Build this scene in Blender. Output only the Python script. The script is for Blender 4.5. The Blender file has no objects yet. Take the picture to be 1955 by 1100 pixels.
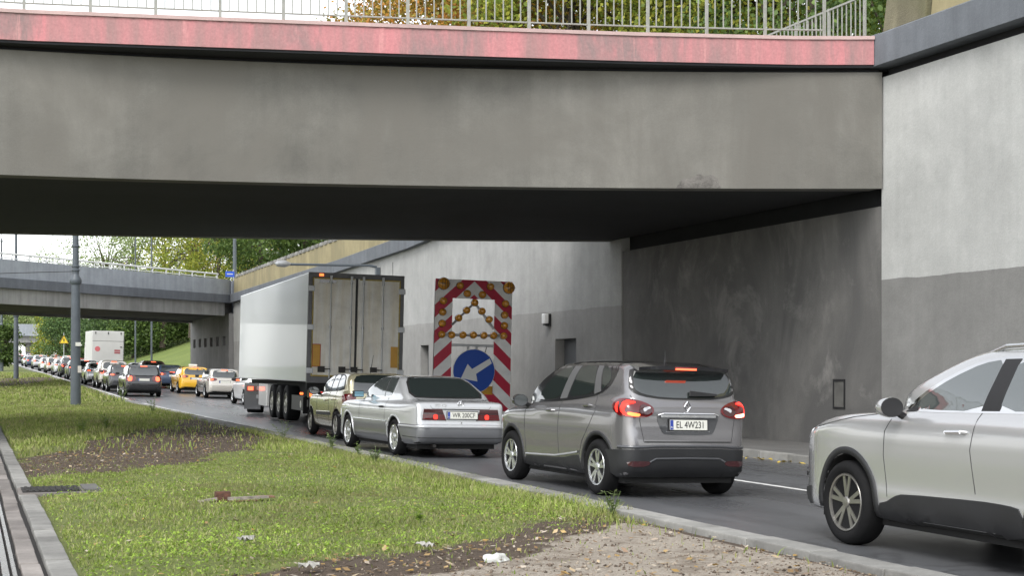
import bpy, bmesh, math, random
import numpy as np
from mathutils import Vector, Matrix, Euler
R = math.radians
random.seed(7); rng = np.random.default_rng(11)
scene = bpy.context.scene
COL = scene.collection
# ------------------------------------------------------------------ camera
cd = bpy.data.cameras.new('camera'); cam = bpy.data.objects.new('camera', cd); COL.objects.link(cam)
cd.sensor_fit = 'HORIZONTAL'; cd.sensor_width = 36.0; cd.lens = 52.0; cd.shift_y = 150.0/1955.0
cd.clip_start = 0.1; cd.clip_end = 6000
CZ = 1.53; TH = R(20.2)
cam.location = (0, 0, CZ); cam.rotation_euler = (R(90), 0, -TH)
scene.camera = cam
# ------------------------------------------------------------------ sky, sun, exposure
SUN_EL, SUN_AZ = R(48), R(-138)       # azimuth measured from +Y towards +X
w = bpy.data.worlds.new('World'); scene.world = w; w.use_nodes = True
nt = w.node_tree; nt.nodes.clear()
sky = nt.nodes.new('ShaderNodeTexSky'); sky.sky_type = 'NISHITA'; sky.sun_disc = False
sky.sun_elevation = SUN_EL; sky.sun_rotation = SUN_AZ; sky.dust_density = 1.0; sky.air_density = 1.0
hs = nt.nodes.new('ShaderNodeHueSaturation'); hs.inputs['Saturation'].default_value = 0.16
bg = nt.nodes.new('ShaderNodeBackground'); bg.inputs['Strength'].default_value = 0.15
wo = nt.nodes.new('ShaderNodeOutputWorld')
nt.links.new(sky.outputs[0], hs.inputs['Color']); nt.links.new(hs.outputs[0], bg.inputs['Color']); nt.links.new(bg.outputs[0], wo.inputs['Surface'])
sd = bpy.data.lights.new('sun', 'SUN'); sd.energy = 0.8; sd.angle = R(25); sd.color = (1.0, 0.97, 0.92)
so = bpy.data.objects.new('sun', sd); COL.objects.link(so)
sdir = Vector((math.sin(SUN_AZ)*math.cos(SUN_EL), math.cos(SUN_AZ)*math.cos(SUN_EL), math.sin(SUN_EL)))
so.rotation_euler = sdir.to_track_quat('Z', 'Y').to_euler(); so.location = (-20, 0, 40)
scene.view_settings.view_transform = 'Standard'; scene.view_settings.look = 'None'
scene.view_settings.exposure = 1.25; scene.view_settings.gamma = 1.0
# ------------------------------------------------------------------ photo ray helper (used to read positions of the real place)
F = 2824.0
def ray(x, y):
    a = (x-977.5)/F; b = (700-y)/F
    return (math.sin(TH)+a*math.cos(TH), math.cos(TH)-a*math.sin(TH), b)
def Yat(x, X):
    d = ray(x, 700); return d[1]*X/d[0]
# ------------------------------------------------------------------ ground heights
def rise(y):
    y = np.asarray(y, float)
    t = np.clip(y-55, 0, None)
    return np.where(t < 14, t*t*0.0107/28, (t-7)*0.0107)
def road_z(x, y): return float(rise(y)) - 0.025*(x-6.95)
# ------------------------------------------------------------------ object helpers
def link(o, parent=None):
    COL.objects.link(o)
    if parent is not None: o.parent = parent
    return o
def tag(o, label=None, cat=None, group=None, kind=None):
    if label: o['label'] = label
    if cat: o['category'] = cat
    if group: o['group'] = group
    if kind: o['kind'] = kind
    return o
def thing(name, loc, label, cat, group=None, rot=(0, 0, 0)):
    o = bpy.data.objects.new(name, None); COL.objects.link(o)
    o.empty_display_size = 0.2
    o.location = loc; o.rotation_euler = rot
    return tag(o, label, cat, group)
def copy_tree(o, parent=None):
    c = o.copy(); COL.objects.link(c)
    if parent is not None: c.parent = parent
    for ch in list(o.children): copy_tree(ch, c)
    return c
def mesh_obj(name, verts, faces, mats, parent=None, smooth=False, fmat=None, sharp=None):
    me = bpy.data.meshes.new(name)
    if isinstance(verts, np.ndarray) and isinstance(faces, np.ndarray):
        nv, nf, k = len(verts), len(faces), faces.shape[1]
        me.vertices.add(nv); me.vertices.foreach_set('co', verts.astype(np.float32).ravel())
        me.loops.add(nf*k); me.loops.foreach_set('vertex_index', faces.astype(np.int32).ravel())
        me.polygons.add(nf); me.polygons.foreach_set('loop_start', (np.arange(nf)*k).astype(np.int32))
        me.update(calc_edges=True)
    else:
        me.from_pydata([tuple(v) for v in verts], [], [tuple(f) for f in faces]); me.update()
    if not isinstance(mats, (list, tuple)): mats = [mats]
    for m in mats: me.materials.append(m)
    if fmat is not None: me.polygons.foreach_set('material_index', np.asarray(fmat, np.int32))
    if smooth:
        me.polygons.foreach_set('use_smooth', np.ones(len(me.polygons), bool))
        if sharp: me.set_sharp_from_angle(angle=R(sharp))
    o = bpy.data.objects.new(name, me)
    return link(o, parent)
class MB:
    def __init__(s): s.v = []; s.f = []
    def box(s, x0, x1, y0, y1, z0, z1):
        n = len(s.v)
        s.v += [(x0,y0,z0),(x1,y0,z0),(x1,y1,z0),(x0,y1,z0),(x0,y0,z1),(x1,y0,z1),(x1,y1,z1),(x0,y1,z1)]
        s.f += [(n,n+3,n+2,n+1),(n+4,n+5,n+6,n+7),(n,n+1,n+5,n+4),(n+1,n+2,n+6,n+5),(n+2,n+3,n+7,n+6),(n+3,n,n+4,n+7)]
        return s
    def tube(s, p0, p1, r0, r1=None, n=8, cap=True):
        r1 = r0 if r1 is None else r1
        p0, p1 = Vector(p0), Vector(p1); d = (p1-p0)
        if d.length < 1e-6: return s
        d.normalize(); a = d.orthogonal().normalized(); b = d.cross(a); k = len(s.v)
        for p, r in ((p0, r0), (p1, r1)):
            for i in range(n):
                t = 2*math.pi*i/n; s.v.append(tuple(p + (a*math.cos(t)+b*math.sin(t))*r))
        for i in range(n):
            j = (i+1) % n; s.f.append((k+i, k+j, k+n+j, k+n+i))
        if cap: s.f.append(tuple(k+i for i in reversed(range(n)))); s.f.append(tuple(k+n+i for i in range(n)))
        return s
    def path(s, pts, rad, n=6):
        for i in range(len(pts)-1):
            r0 = rad[i] if isinstance(rad, (list, tuple)) else rad; r1 = rad[i+1] if isinstance(rad, (list, tuple)) else rad
            s.tube(pts[i], pts[i+1], r0, r1, n)
        return s
    def lathe(s, prof, n=24, axis='Z', o=(0, 0, 0), cap=True):      # prof: list of (radius, height)
        k = len(s.v); o = Vector(o)
        for (r, h) in prof:
            for i in range(n):
                t = 2*math.pi*i/n; c, q = r*math.cos(t), r*math.sin(t)
                p = {'Z': (c, q, h), 'X': (h, c, q), 'Y': (q, h, c)}[axis]
                s.v.append(tuple(o+Vector(p)))
        for a in range(len(prof)-1):
            for i in range(n):
                j = (i+1) % n; s.f.append((k+a*n+i, k+a*n+j, k+(a+1)*n+j, k+(a+1)*n+i))
        if cap:
            s.f.append(tuple(k+i for i in reversed(range(n)))); m = k+(len(prof)-1)*n; s.f.append(tuple(m+i for i in range(n)))
        return s
    def prism(s, poly, fn0, fn1):       # two copies of a 2D outline, joined
        k = len(s.v); n = len(poly)
        s.v += [tuple(fn0(*p)) for p in poly]; s.v += [tuple(fn1(*p)) for p in poly]
        s.f.append(tuple(k+i for i in range(n))); s.f.append(tuple(k+n+i for i in reversed(range(n))))
        for i in range(n):
            j = (i+1) % n; s.f.append((k+j, k+i, k+n+i, k+n+j))
        return s
    def hexa(s, c):                     # 8 corners: 4 bottom, 4 top
        n = len(s.v); s.v += [tuple(p) for p in c]
        s.f += [(n,n+3,n+2,n+1),(n+4,n+5,n+6,n+7),(n,n+1,n+5,n+4),(n+1,n+2,n+6,n+5),(n+2,n+3,n+7,n+6),(n+3,n,n+4,n+7)]
        return s
    def sweep(s, path, sect):           # path: list of (x,y[,dz]); sect: closed list of (out, z); out = offset to the left normal
        k = len(s.v); n = len(sect); P = [Vector((p[0], p[1])) for p in path]
        for i, p in enumerate(P):
            d = (P[min(i+1, len(P)-1)]-P[max(i-1, 0)]).normalized(); nn = Vector((-d.y, d.x)); dz = path[i][2] if len(path[i]) > 2 else 0
            for (o, z) in sect: q = p+nn*o; s.v.append((q.x, q.y, z+dz))
        for i in range(len(P)-1):
            for j in range(n):
                m = (j+1) % n; s.f.append((k+i*n+j, k+i*n+m, k+(i+1)*n+m, k+(i+1)*n+j))
        s.f.append(tuple(k+j for j in reversed(range(n)))); e = k+(len(P)-1)*n; s.f.append(tuple(e+j for j in range(n)))
        return s
    def build(s, name, mat, parent=None, smooth=False, sharp=35, bevel=0, fix=True):
        o = mesh_obj(name, s.v, s.f, mat, parent, smooth=False)
        me = o.data; bm = bmesh.new(); bm.from_mesh(me)
        if fix: bmesh.ops.recalc_face_normals(bm, faces=bm.faces)
        if bevel: bmesh.ops.bevel(bm, geom=[e for e in bm.edges if len(e.link_faces) == 2 and e.calc_face_angle(0) > 0.5], offset=bevel, segments=2, affect='EDGES', profile=0.6)
        bm.to_mesh(me); bm.free()
        if smooth:
            me.polygons.foreach_set('use_smooth', np.ones(len(me.polygons), bool)); me.set_sharp_from_angle(angle=R(sharp))
        return o
# ------------------------------------------------------------------ materials
def _new(name):
    m = bpy.data.materials.new(name); m.use_nodes = True; n = m.node_tree.nodes; b = n['Principled BSDF']
    return m, m.node_tree, b
def _tc(t): return t.nodes.new('ShaderNodeTexCoord').outputs['Object']
def _map(t, vec, sc=(1, 1, 1), loc=(0, 0, 0)):
    m = t.nodes.new('ShaderNodeMapping'); m.inputs['Scale'].default_value = sc; m.inputs['Location'].default_value = loc
    t.links.new(vec, m.inputs['Vector']); return m.outputs[0]
def _noise(t, vec, scale, detail=4, rough=0.55, dist=0):
    n = t.nodes.new('ShaderNodeTexNoise'); n.inputs['Scale'].default_value = scale; n.inputs['Detail'].default_value = detail
    n.inputs['Roughness'].default_value = rough; n.inputs['Distortion'].default_value = dist
    t.links.new(vec, n.inputs['Vector']); return n.outputs['Fac']
def _ramp(t, fac, stops):
    r = t.nodes.new('ShaderNodeValToRGB'); e = r.color_ramp.elements
    while len(e) < len(stops): e.new(0.5)
    for i, (p, c) in enumerate(stops):
        e[i].position = p; e[i].color = (c, c, c, 1) if isinstance(c, (int, float)) else (*c, 1)
    t.links.new(fac, r.inputs[0]); return r.outputs[0]
def _mix(t, fac, a, b, mode='MIX'):
    m = t.nodes.new('ShaderNodeMix'); m.data_type = 'RGBA'; m.blend_type = mode
    for i, val in ((0, fac), (6, a), (7, b)):
        if hasattr(val, 'node'): t.links.new(val, m.inputs[i])
        elif isinstance(val, (int, float)): m.inputs[i].default_value = val if i == 0 else (val, val, val, 1)
        else: m.inputs[i].default_value = (*val, 1)
    return m.outputs[2]
def _math(t, op, a, b=0.0, c=0.0):
    m = t.nodes.new('ShaderNodeMath'); m.operation = op
    for i, v in enumerate((a, b, c)):
        if hasattr(v, 'node'): t.links.new(v, m.inputs[i])
        else: m.inputs[i].default_value = v
    return m.outputs[0]
def _sep(t, vec):
    s = t.nodes.new('ShaderNodeSeparateXYZ'); t.links.new(vec, s.inputs[0]); return s.outputs
def _bump(t, b, h, strength=0.3, dist=0.02):
    n = t.nodes.new('ShaderNodeBump'); n.inputs['Strength'].default_value = strength; n.inputs['Distance'].default_value = dist
    t.links.new(h, n.inputs['Height']); t.links.new(n.outputs[0], b.inputs['Normal'])
def plain(name, col, rough=0.6, metal=0.0, coat=0.0, var=0.0, vscale=3.0, ior=1.5, bump=0.0, emit=None, es=0.0, alpha=1.0):
    m, t, b = _new(name)
    b.inputs['Base Color'].default_value = (*col, 1); b.inputs['Roughness'].default_value = rough; b.inputs['Metallic'].default_value = metal
    b.inputs['Coat Weight'].default_value = coat; b.inputs['Coat Roughness'].default_value = 0.04; b.inputs['IOR'].default_value = ior
    if var:
        n = _noise(t, _tc(t), vscale, 5, 0.6)
        c = _mix(t, _ramp(t, n, [(0.3, 0.0), (0.7, 1.0)]), tuple(x*(1-var) for x in col), tuple(min(1, x*(1+var)) for x in col))
        t.links.new(c, b.inputs['Base Color'])
        t.links.new(_ramp(t, n, [(0.2, max(0.02, rough*0.75)), (0.8, min(1, rough*1.25))]), b.inputs['Roughness'])
    if bump: _bump(t, b, _noise(t, _tc(t), 60, 3), bump, 0.01)
    if emit: b.inputs['Emission Color'].default_value = (*emit, 1); b.inputs['Emission Strength'].default_value = es
    return m
def concrete(name, base, dark=0.55, pale=None, rough=0.9, streak=0.35, split=None, low=None, warm=(1, 1, 1), big=0.22, blot=0.5, dirty=None, bump=0.35, isl=0.0):
    m, t, b = _new(name); v = _tc(t)
    col = base if not isinstance(base, float) else (base*warm[0], base*warm[1], base*warm[2])
    c = col
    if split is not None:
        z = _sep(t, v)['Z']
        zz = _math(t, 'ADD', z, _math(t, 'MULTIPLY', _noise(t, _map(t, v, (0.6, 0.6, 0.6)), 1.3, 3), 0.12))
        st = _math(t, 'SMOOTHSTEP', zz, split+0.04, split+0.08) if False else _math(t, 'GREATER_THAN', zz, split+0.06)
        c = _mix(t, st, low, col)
    n1 = _ramp(t, _noise(t, v, big, 6, 0.6, 0.6), [(0.32, 0.0), (0.68, 1.0)])
    c = _mix(t, n1, c, _mix(t, 1.0, c, (dark, dark, dark), 'MULTIPLY') if hasattr(c, 'node') else tuple(x*dark for x in c))
    n2 = _ramp(t, _noise(t, _map(t, v, (1, 1, 1), (3, 5, 2)), 1.7, 7, 0.65), [(0.3, 0.75), (0.7, 1.18)])
    c = _mix(t, blot, c, _mix(t, 1.0, c, n2, 'MULTIPLY'))
    n3 = _ramp(t, _noise(t, _map(t, v, (2.6, 2.6, 0.12)), 1.0, 6, 0.6), [(0.42, 0.55), (0.62, 1.0)])
    c = _mix(t, streak, c, _mix(t, 1.0, c, n3, 'MULTIPLY'))
    n4 = _noise(t, v, 38, 4, 0.7)
    c = _mix(t, 0.35, c, _mix(t, 1.0, c, _ramp(t, n4, [(0.3, 0.75), (0.7, 1.2)]), 'MULTIPLY'))
    if dirty:                                                            # stain colour with a shape of its own
        n5 = _ramp(t, _noise(t, _map(t, v, (0.3, 0.3, 0.16), (1, 2, 9)), 1.0, 6, 0.62, 0.8), [(0.45, 0.0), (0.6, 1.0)])
        c = _mix(t, n5, c, dirty)
    if isl:
        gi = t.nodes.new('ShaderNodeNewGeometry'); c = _mix(t, 1.0, c, _ramp(t, gi.outputs['Random Per Island'], [(0.0, 1-isl), (1.0, 1+isl)]), 'MULTIPLY')
    if pale:                                                             # worn pale patches
        n6 = _ramp(t, _noise(t, _map(t, v, (0.55, 0.55, 0.4), (7, 3, 2)), 1.0, 8, 0.7, 0.5), [(0.54, 0.0), (0.70, 0.8)])
        c = _mix(t, n6, c, pale)
    t.links.new(c, b.inputs['Base Color']); b.inputs['Roughness'].default_value = rough
    _bump(t, b, _mix(t, 0.5, _noise(t, v, 24, 6, 0.7), _noise(t, v, 3, 5, 0.6)), bump, 0.03)
    return m
M = {}
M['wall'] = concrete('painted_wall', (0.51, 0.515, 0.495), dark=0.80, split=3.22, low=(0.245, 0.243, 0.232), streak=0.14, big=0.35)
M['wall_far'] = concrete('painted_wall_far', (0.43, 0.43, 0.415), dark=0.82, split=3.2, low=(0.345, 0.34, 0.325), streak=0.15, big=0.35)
M['abut'] = concrete('dark_concrete', (0.185, 0.18, 0.17), dark=0.72, streak=0.12, dirty=(0.10, 0.098, 0.095), pale=(0.27, 0.26, 0.245))  # dark grey base with stains and pale patches
M['girder'] = concrete('grey_render', (0.205, 0.198, 0.177), dark=0.62, streak=0.22, big=0.3, blot=0.5, dirty=(0.145, 0.138, 0.122))
M['soffit'] = concrete('soot_shade_black', (0.020, 0.021, 0.024), dark=0.6, streak=0.0)  # soot on the soffit, and painted-in shade for the recesses
M['cornice'] = concrete('blue_grey_cornice', (0.175, 0.19, 0.21), dark=0.75, streak=0.3)
M['beige'] = concrete('mossy_beige_concrete', (0.40, 0.34, 0.19), dark=0.8, streak=0.45, dirty=(0.24, 0.21, 0.12))
M['mossy'] = concrete('mossy_roughcast', (0.22, 0.20, 0.13), dark=0.6, streak=0.6, dirty=(0.12, 0.115, 0.06), bump=1.0)
M['br2_panel'] = concrete('pale_blue_concrete', (0.37, 0.40, 0.44), dark=0.85, streak=0.3)
M['br2_band'] = concrete('slate_concrete', (0.16, 0.175, 0.20), dark=0.8, streak=0.3)
M['br2_girder'] = concrete('light_girder', (0.37, 0.37, 0.36), dark=0.75, streak=0.45)
M['kerb'] = concrete('kerb_concrete', (0.31, 0.305, 0.285), dark=0.6, streak=0.0, big=1.6, isl=0.22, blot=0.8)
M['slab'] = concrete('tram_slab', (0.28, 0.255, 0.235), dark=0.6, streak=0.0, big=1.5, isl=0.2, blot=0.8)
M['pave'] = concrete('pavement', (0.15, 0.147, 0.14), dark=0.75, streak=0.0, big=0.8)
def red_parapet():
    m, t, b = _new('faded_red_paint'); v = _tc(t)
    n = _noise(t, _map(t, v, (2.2, 2.2, 0.25)), 1.0, 7, 0.65)
    c = _mix(t, _ramp(t, n, [(0.36, 0.0), (0.62, 1.0)]), (0.33, 0.19, 0.185), (0.52, 0.205, 0.215))
    n2 = _noise(t, _map(t, v, (0.9, 0.9, 0.2), (4, 4, 1)), 1.0, 6, 0.7, 0.4)
    c = _mix(t, _ramp(t, n2, [(0.52, 0.0), (0.64, 0.85)]), c, (0.24, 0.175, 0.17))
    n3 = _noise(t, _map(t, v, (5, 5, 0.5), (1, 7, 1)), 1.0, 5, 0.7)
    c = _mix(t, _ramp(t, n3, [(0.6, 0.0), (0.72, 0.7)]), c, (0.62, 0.30, 0.29))
    z = _sep(t, v)['Z']; zz = _math(t, 'ADD', z, _math(t, 'MULTIPLY', _noise(t, v, 7, 3), 0.16))
    c = _mix(t, _ramp(t, _math(t, 'SUBTRACT', zz, 7.40), [(0.50, 0.0), (0.56, 0.8)]), c, (0.13, 0.085, 0.08))
    c = _mix(t, 0.5, c, _mix(t, 1.0, c, _ramp(t, _noise(t, v, 20, 4, 0.7), [(0.3, 0.7), (0.7, 1.2)]), 'MULTIPLY'))
    t.links.new(c, b.inputs['Base Color']); b.inputs['Roughness'].default_value = 0.75
    _bump(t, b, _noise(t, v, 16, 5), 0.25, 0.02); return m
M['red'] = red_parapet()
M['coping'] = concrete('pink_coping', (0.52, 0.38, 0.36), dark=0.8, streak=0.0)
def asphalt():
    m, t, b = _new('damp_asphalt'); v = _tc(t)
    n = _ramp(t, _noise(t, _map(t, v, (0.5, 0.08, 1)), 1.0, 6, 0.6), [(0.3, 0.0), (0.7, 1.0)])
    c = _mix(t, n, (0.078, 0.080, 0.085), (0.125, 0.129, 0.136))
    c = _mix(t, 0.6, c, _mix(t, 1.0, c, _ramp(t, _noise(t, v, 90, 3, 0.8), [(0.3, 0.6), (0.7, 1.4)]), 'MULTIPLY'))
    p = _ramp(t, _noise(t, _map(t, v, (0.35, 0.12, 1), (9, 1, 0)), 1.0, 4, 0.5), [(0.52, 0.0), (0.56, 1.0)])
    c = _mix(t, p, c, _mix(t, 1.0, c, (0.82, 0.82, 0.83), 'MULTIPLY'))
    vo = t.nodes.new('ShaderNodeTexVoronoi'); vo.feature = 'DISTANCE_TO_EDGE'; vo.inputs['Scale'].default_value = 0.33      # cracks
    dv_ = t.nodes.new('ShaderNodeVectorMath'); dv_.operation = 'ADD'; nn_ = t.nodes.new('ShaderNodeTexNoise'); nn_.inputs['Scale'].default_value = 1.3; nn_.inputs['Detail'].default_value = 6
    t.links.new(v, nn_.inputs['Vector']); t.links.new(v, dv_.inputs[0]); t.links.new(nn_.outputs['Color'], dv_.inputs[1]); t.links.new(dv_.outputs[0], vo.inputs['Vector'])
    c = _mix(t, _ramp(t, vo.outputs['Distance'], [(0.0, 0.75), (0.012, 0.0)]), c, (0.022, 0.022, 0.023))
    c = _mix(t, _ramp(t, _noise(t, _map(t, v, (1.4, 0.5, 1), (4, 4, 0)), 1.0, 4, 0.6), [(0.62, 0.0), (0.72, 0.5)]), c, (0.03, 0.03, 0.031))   # oil stains
    x = _sep(t, v)['X']                                         # worn wheel tracks
    wv = _math(t, 'SINE', _math(t, 'MULTIPLY', _math(t, 'SUBTRACT', x, 6.5), 3.7))
    c = _mix(t, _ramp(t, wv, [(0.3, 0.0), (1.0, 0.25)]), c, (0.135, 0.138, 0.144))
    t.links.new(c, b.inputs['Base Color'])
    t.links.new(_ramp(t, n, [(0.0, 0.20), (1.0, 0.40)]), b.inputs['Roughness'])
    _bump(t, b, _noise(t, v, 160, 2, 0.8), 0.35, 0.008); return m
M['asphalt'] = asphalt()
M['paint'] = plain('road_paint', (0.72, 0.72, 0.70), 0.6, var=0.2, vscale=8)
def soil_mat():
    m, t, b = _new('median_soil'); v = _tc(t)
    at = t.nodes.new('ShaderNodeAttribute'); at.attribute_name = 'cover'   # r dirt, g sand
    s = t.nodes.new('ShaderNodeSeparateColor'); t.links.new(at.outputs['Color'], s.inputs[0])
    n = _noise(t, v, 5, 7, 0.7); nf = _noise(t, v, 40, 5, 0.75)
    g = _mix(t, _ramp(t, n, [(0.3, 0.0), (0.7, 1.0)]), (0.10, 0.125, 0.035), (0.19, 0.22, 0.06))
    d = _mix(t, _ramp(t, nf, [(0.3, 0.0), (0.7, 1.0)]), (0.05, 0.034, 0.022), (0.135, 0.10, 0.072))
    sa = _mix(t, _ramp(t, nf, [(0.35, 0.0), (0.65, 1.0)]), (0.25, 0.21, 0.165), (0.46, 0.41, 0.345))
    sa = _mix(t, _ramp(t, _noise(t, _map(t, v, (1, 1, 1), (3, 3, 3)), 2.2, 6, 0.7), [(0.5, 0.0), (0.62, 0.75)]), sa, (0.17, 0.135, 0.10))
    k1 = _ramp(t, _math(t, 'ADD', s.outputs[0], _math(t, 'MULTIPLY', _math(t, 'SUBTRACT', n, 0.5), 0.9)), [(0.35, 0.0), (0.6, 1.0)])
    k2 = _ramp(t, _math(t, 'ADD', s.outputs[1], _math(t, 'MULTIPLY', _math(t, 'SUBTRACT', n, 0.5), 0.9)), [(0.35, 0.0), (0.6, 1.0)])
    c = _mix(t, k2, _mix(t, k1, g, d), sa)
    t.links.new(c, b.inputs['Base Color']); b.inputs['Roughness'].default_value = 0.95
    _bump(t, b, _mix(t, 0.5, n, nf), 0.8, 0.05); return m
M['soil'] = soil_mat()
def lawn(name, a, bb, sc=6):
    m, t, b = _new(name); v = _tc(t)
    n = _noise(t, v, sc*0.04, 6, 0.6); nf = _noise(t, _map(t, v, (1, 0.4, 1)), sc, 6, 0.8)
    c = _mix(t, _ramp(t, n, [(0.3, 0.0), (0.7, 1.0)]), a, bb)
    c = _mix(t, 0.7, c, _mix(t, 1.0, c, _ramp(t, nf, [(0.3, 0.6), (0.7, 1.35)]), 'MULTIPLY'))
    t.links.new(c, b.inputs['Base Color']); b.inputs['Roughness'].default_value = 0.95
    _bump(t, b, nf, 1.0, 0.08); return m
M['lawn'] = lawn('lawn', (0.12, 0.17, 0.035), (0.20, 0.25, 0.06))
M['ground'] = lawn('rough_ground', (0.12, 0.12, 0.07), (0.17, 0.16, 0.10), 2)
def leafmat(name, cols, trans=0.25, dry=None):
    m, t, b = _new(name)
    g = t.nodes.new('ShaderNodeNewGeometry')
    c = _ramp(t, g.outputs['Random Per Island'], [(i/max(1, len(cols)-1), col) for i, col in enumerate(cols)])
    n = _noise(t, _tc(t), 0.45, 4, 0.6)
    c = _mix(t, 0.8, c, _mix(t, 1.0, c, _ramp(t, n, [(0.3, 0.55), (0.7, 1.4)]), 'MULTIPLY'))
    if dry:
        nd = _ramp(t, _noise(t, _tc(t), 0.8, 6, 0.7), [(0.50, 0.0), (0.66, 0.8)]); c = _mix(t, nd, c, dry)
    t.links.new(c, b.inputs['Base Color']); b.inputs['Roughness'].default_value = 0.55
    b.inputs['Specular IOR Level'].default_value = 0.3
    tr = t.nodes.new('ShaderNodeBsdfTranslucent'); t.links.new(c, tr.inputs[0])
    mx = t.nodes.new('ShaderNodeMixShader'); mx.inputs[0].default_value = trans
    t.links.new(b.outputs[0], mx.inputs[1]); t.links.new(tr.outputs[0], mx.inputs[2])
    t.links.new(mx.outputs[0], t.nodes['Material Output'].inputs[0]); return m
M['grass'] = leafmat('grass_blades', [(0.12, 0.165, 0.035), (0.21, 0.28, 0.06), (0.29, 0.36, 0.08), (0.36, 0.40, 0.13), (0.42, 0.38, 0.22)], 0.3, dry=(0.27, 0.235, 0.13))
M['clover'] = leafmat('broad_leaves', [(0.14, 0.22, 0.03), (0.25, 0.38, 0.05), (0.36, 0.50, 0.08)], 0.3)
M['weed'] = leafmat('weed_leaves', [(0.10, 0.16, 0.05), (0.18, 0.25, 0.08), (0.28, 0.34, 0.17)], 0.25)
M['litter'] = leafmat('fallen_leaves', [(0.16, 0.09, 0.04), (0.30, 0.20, 0.09), (0.42, 0.26, 0.06), (0.50, 0.44, 0.36), (0.24, 0.15, 0.09)], 0.1)
M['lf_green'] = leafmat('leaves_green', [(0.051, 0.094, 0.026), (0.102, 0.16, 0.043), (0.16, 0.232, 0.058)], 0.3)
M['lf_pale'] = leafmat('leaves_haze_pale', [(0.138, 0.196, 0.069), (0.255, 0.332, 0.117), (0.352, 0.41, 0.177)], 0.35)  # green lightened so the leaf colour stands in for distant haze
M['lf_autumn'] = leafmat('leaves_autumn', [(0.174, 0.203, 0.043), (0.406, 0.319, 0.058), (0.609, 0.348, 0.072), (0.522, 0.217, 0.043), (0.203, 0.217, 0.051)], 0.35)
M['lf_yellow'] = leafmat('leaves_yellow_green', [(0.145, 0.203, 0.036), (0.29, 0.348, 0.058), (0.464, 0.435, 0.072), (0.189, 0.246, 0.043)], 0.35)
M['lf_dark'] = leafmat('leaves_dark', [(0.054, 0.098, 0.039), (0.098, 0.164, 0.054), (0.153, 0.24, 0.076)], 0.25)  # leaf tones lifted to suggest haze around the far bridge
M['bark'] = plain('bark', (0.07, 0.055, 0.04), 0.9, var=0.4, vscale=6, bump=0.6)
M['pole'] = plain('slate_pole_paint', (0.085, 0.10, 0.115), 0.45, var=0.12, vscale=4)
M['steel'] = plain('galvanised_steel', (0.42, 0.43, 0.44), 0.45, 0.6, var=0.15)
M['rail_paint'] = plain('grey_railing_paint', (0.30, 0.30, 0.27), 0.5, var=0.15, vscale=10)
M['white_rail'] = plain('white_railing_paint', (0.70, 0.71, 0.70), 0.5, var=0.1)
M['railsteel'] = plain('worn_rail', (0.55, 0.54, 0.52), 0.28, 0.8, var=0.15)
M['darksteel'] = plain('dark_steel', (0.03, 0.028, 0.026), 0.6, 0.3)
M['door'] = plain('grey_metal_door', (0.12, 0.125, 0.13), 0.5, var=0.15)
M['black'] = plain('black_plastic', (0.011, 0.011, 0.012), 0.5)
M['clad'] = plain('charcoal_cladding', (0.016, 0.0165, 0.018), 0.55, var=0.15, bump=0.05)
M['under'] = plain('underbody', (0.010, 0.010, 0.010), 0.9)
M['rubber'] = plain('tyre_rubber', (0.008, 0.008, 0.0085), 0.8, var=0.3, vscale=12, ior=1.3)
M['alloy'] = plain('alloy', (0.62, 0.63, 0.64), 0.25, 0.9, var=0.05)
M['alloy_dark'] = plain('grey_alloy', (0.34, 0.33, 0.31), 0.3, 0.85)
M['brake'] = plain('brake_shadow', (0.006, 0.006, 0.006), 0.6, 0.3)
M['chrome'] = plain('chrome', (0.80, 0.80, 0.80), 0.10, 1.0)
M['glass'] = plain('tinted_glass', (0.02, 0.026, 0.025), 0.03, 0.0, 1.0, ior=1.75)
M['glass_clear'] = plain('side_glass', (0.10, 0.115, 0.115), 0.03, 0.35, 1.0, ior=2.1)
M['trimblack'] = plain('window_rubber', (0.01, 0.01, 0.01), 0.5)
M['seam'] = plain('panel_gap', (0.03, 0.03, 0.03), 0.8)
M['tail'] = plain('tail_lamp_red', (0.10, 0.004, 0.006), 0.08, 0.0, 1.0)
M['tail_dark'] = plain('smoked_lamp', (0.05, 0.012, 0.014), 0.08, 0.0, 1.0)
M['glow'] = plain('lit_tail_lamp', (0.6, 0.02, 0.01), 0.3, emit=(1.0, 0.03, 0.02), es=0.95)
M['glow_orange'] = plain('lit_lamp_core', (0.8, 0.2, 0.05), 0.3, emit=(1.0, 0.15, 0.03), es=1.3)
M['glow_hot'] = plain('lit_lamp_hot', (0.9, 0.4, 0.3), 0.3, emit=(1.0, 0.35, 0.22), es=2.6)
M['glow_far'] = plain('lit_brake_lamp', (0.8, 0.1, 0.05), 0.3, emit=(1.0, 0.11, 0.04), es=1.3)
M['clearlens'] = plain('clear_lens', (0.55, 0.56, 0.58), 0.08, 0.2, 1.0)
M['plate'] = plain('plate_white', (0.66, 0.66, 0.60), 0.4)
M['plate_blue'] = plain('plate_blue', (0.02, 0.05, 0.30), 0.4)
M['ink'] = plain('plate_ink', (0.012, 0.012, 0.012), 0.5)
def paint(name, col, metal=0.6, rough=0.24): return plain(name, col, rough, metal, 1.0, ior=1.5)
M['pillar'] = plain('satin_pillar', (0.09, 0.09, 0.092), 0.4)
M['p_silver_grey'] = paint('mid_grey_metallic', (0.22, 0.215, 0.222))
M['p_silver'] = paint('silver_metallic', (0.52, 0.53, 0.54), 0.45)
M['p_silver_low'] = paint('grey_lower_metallic', (0.17, 0.175, 0.185), 0.4, 0.4)
M['p_pearl'] = paint('pale_silver_metallic', (0.52, 0.525, 0.53), 0.55, 0.22)
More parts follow.
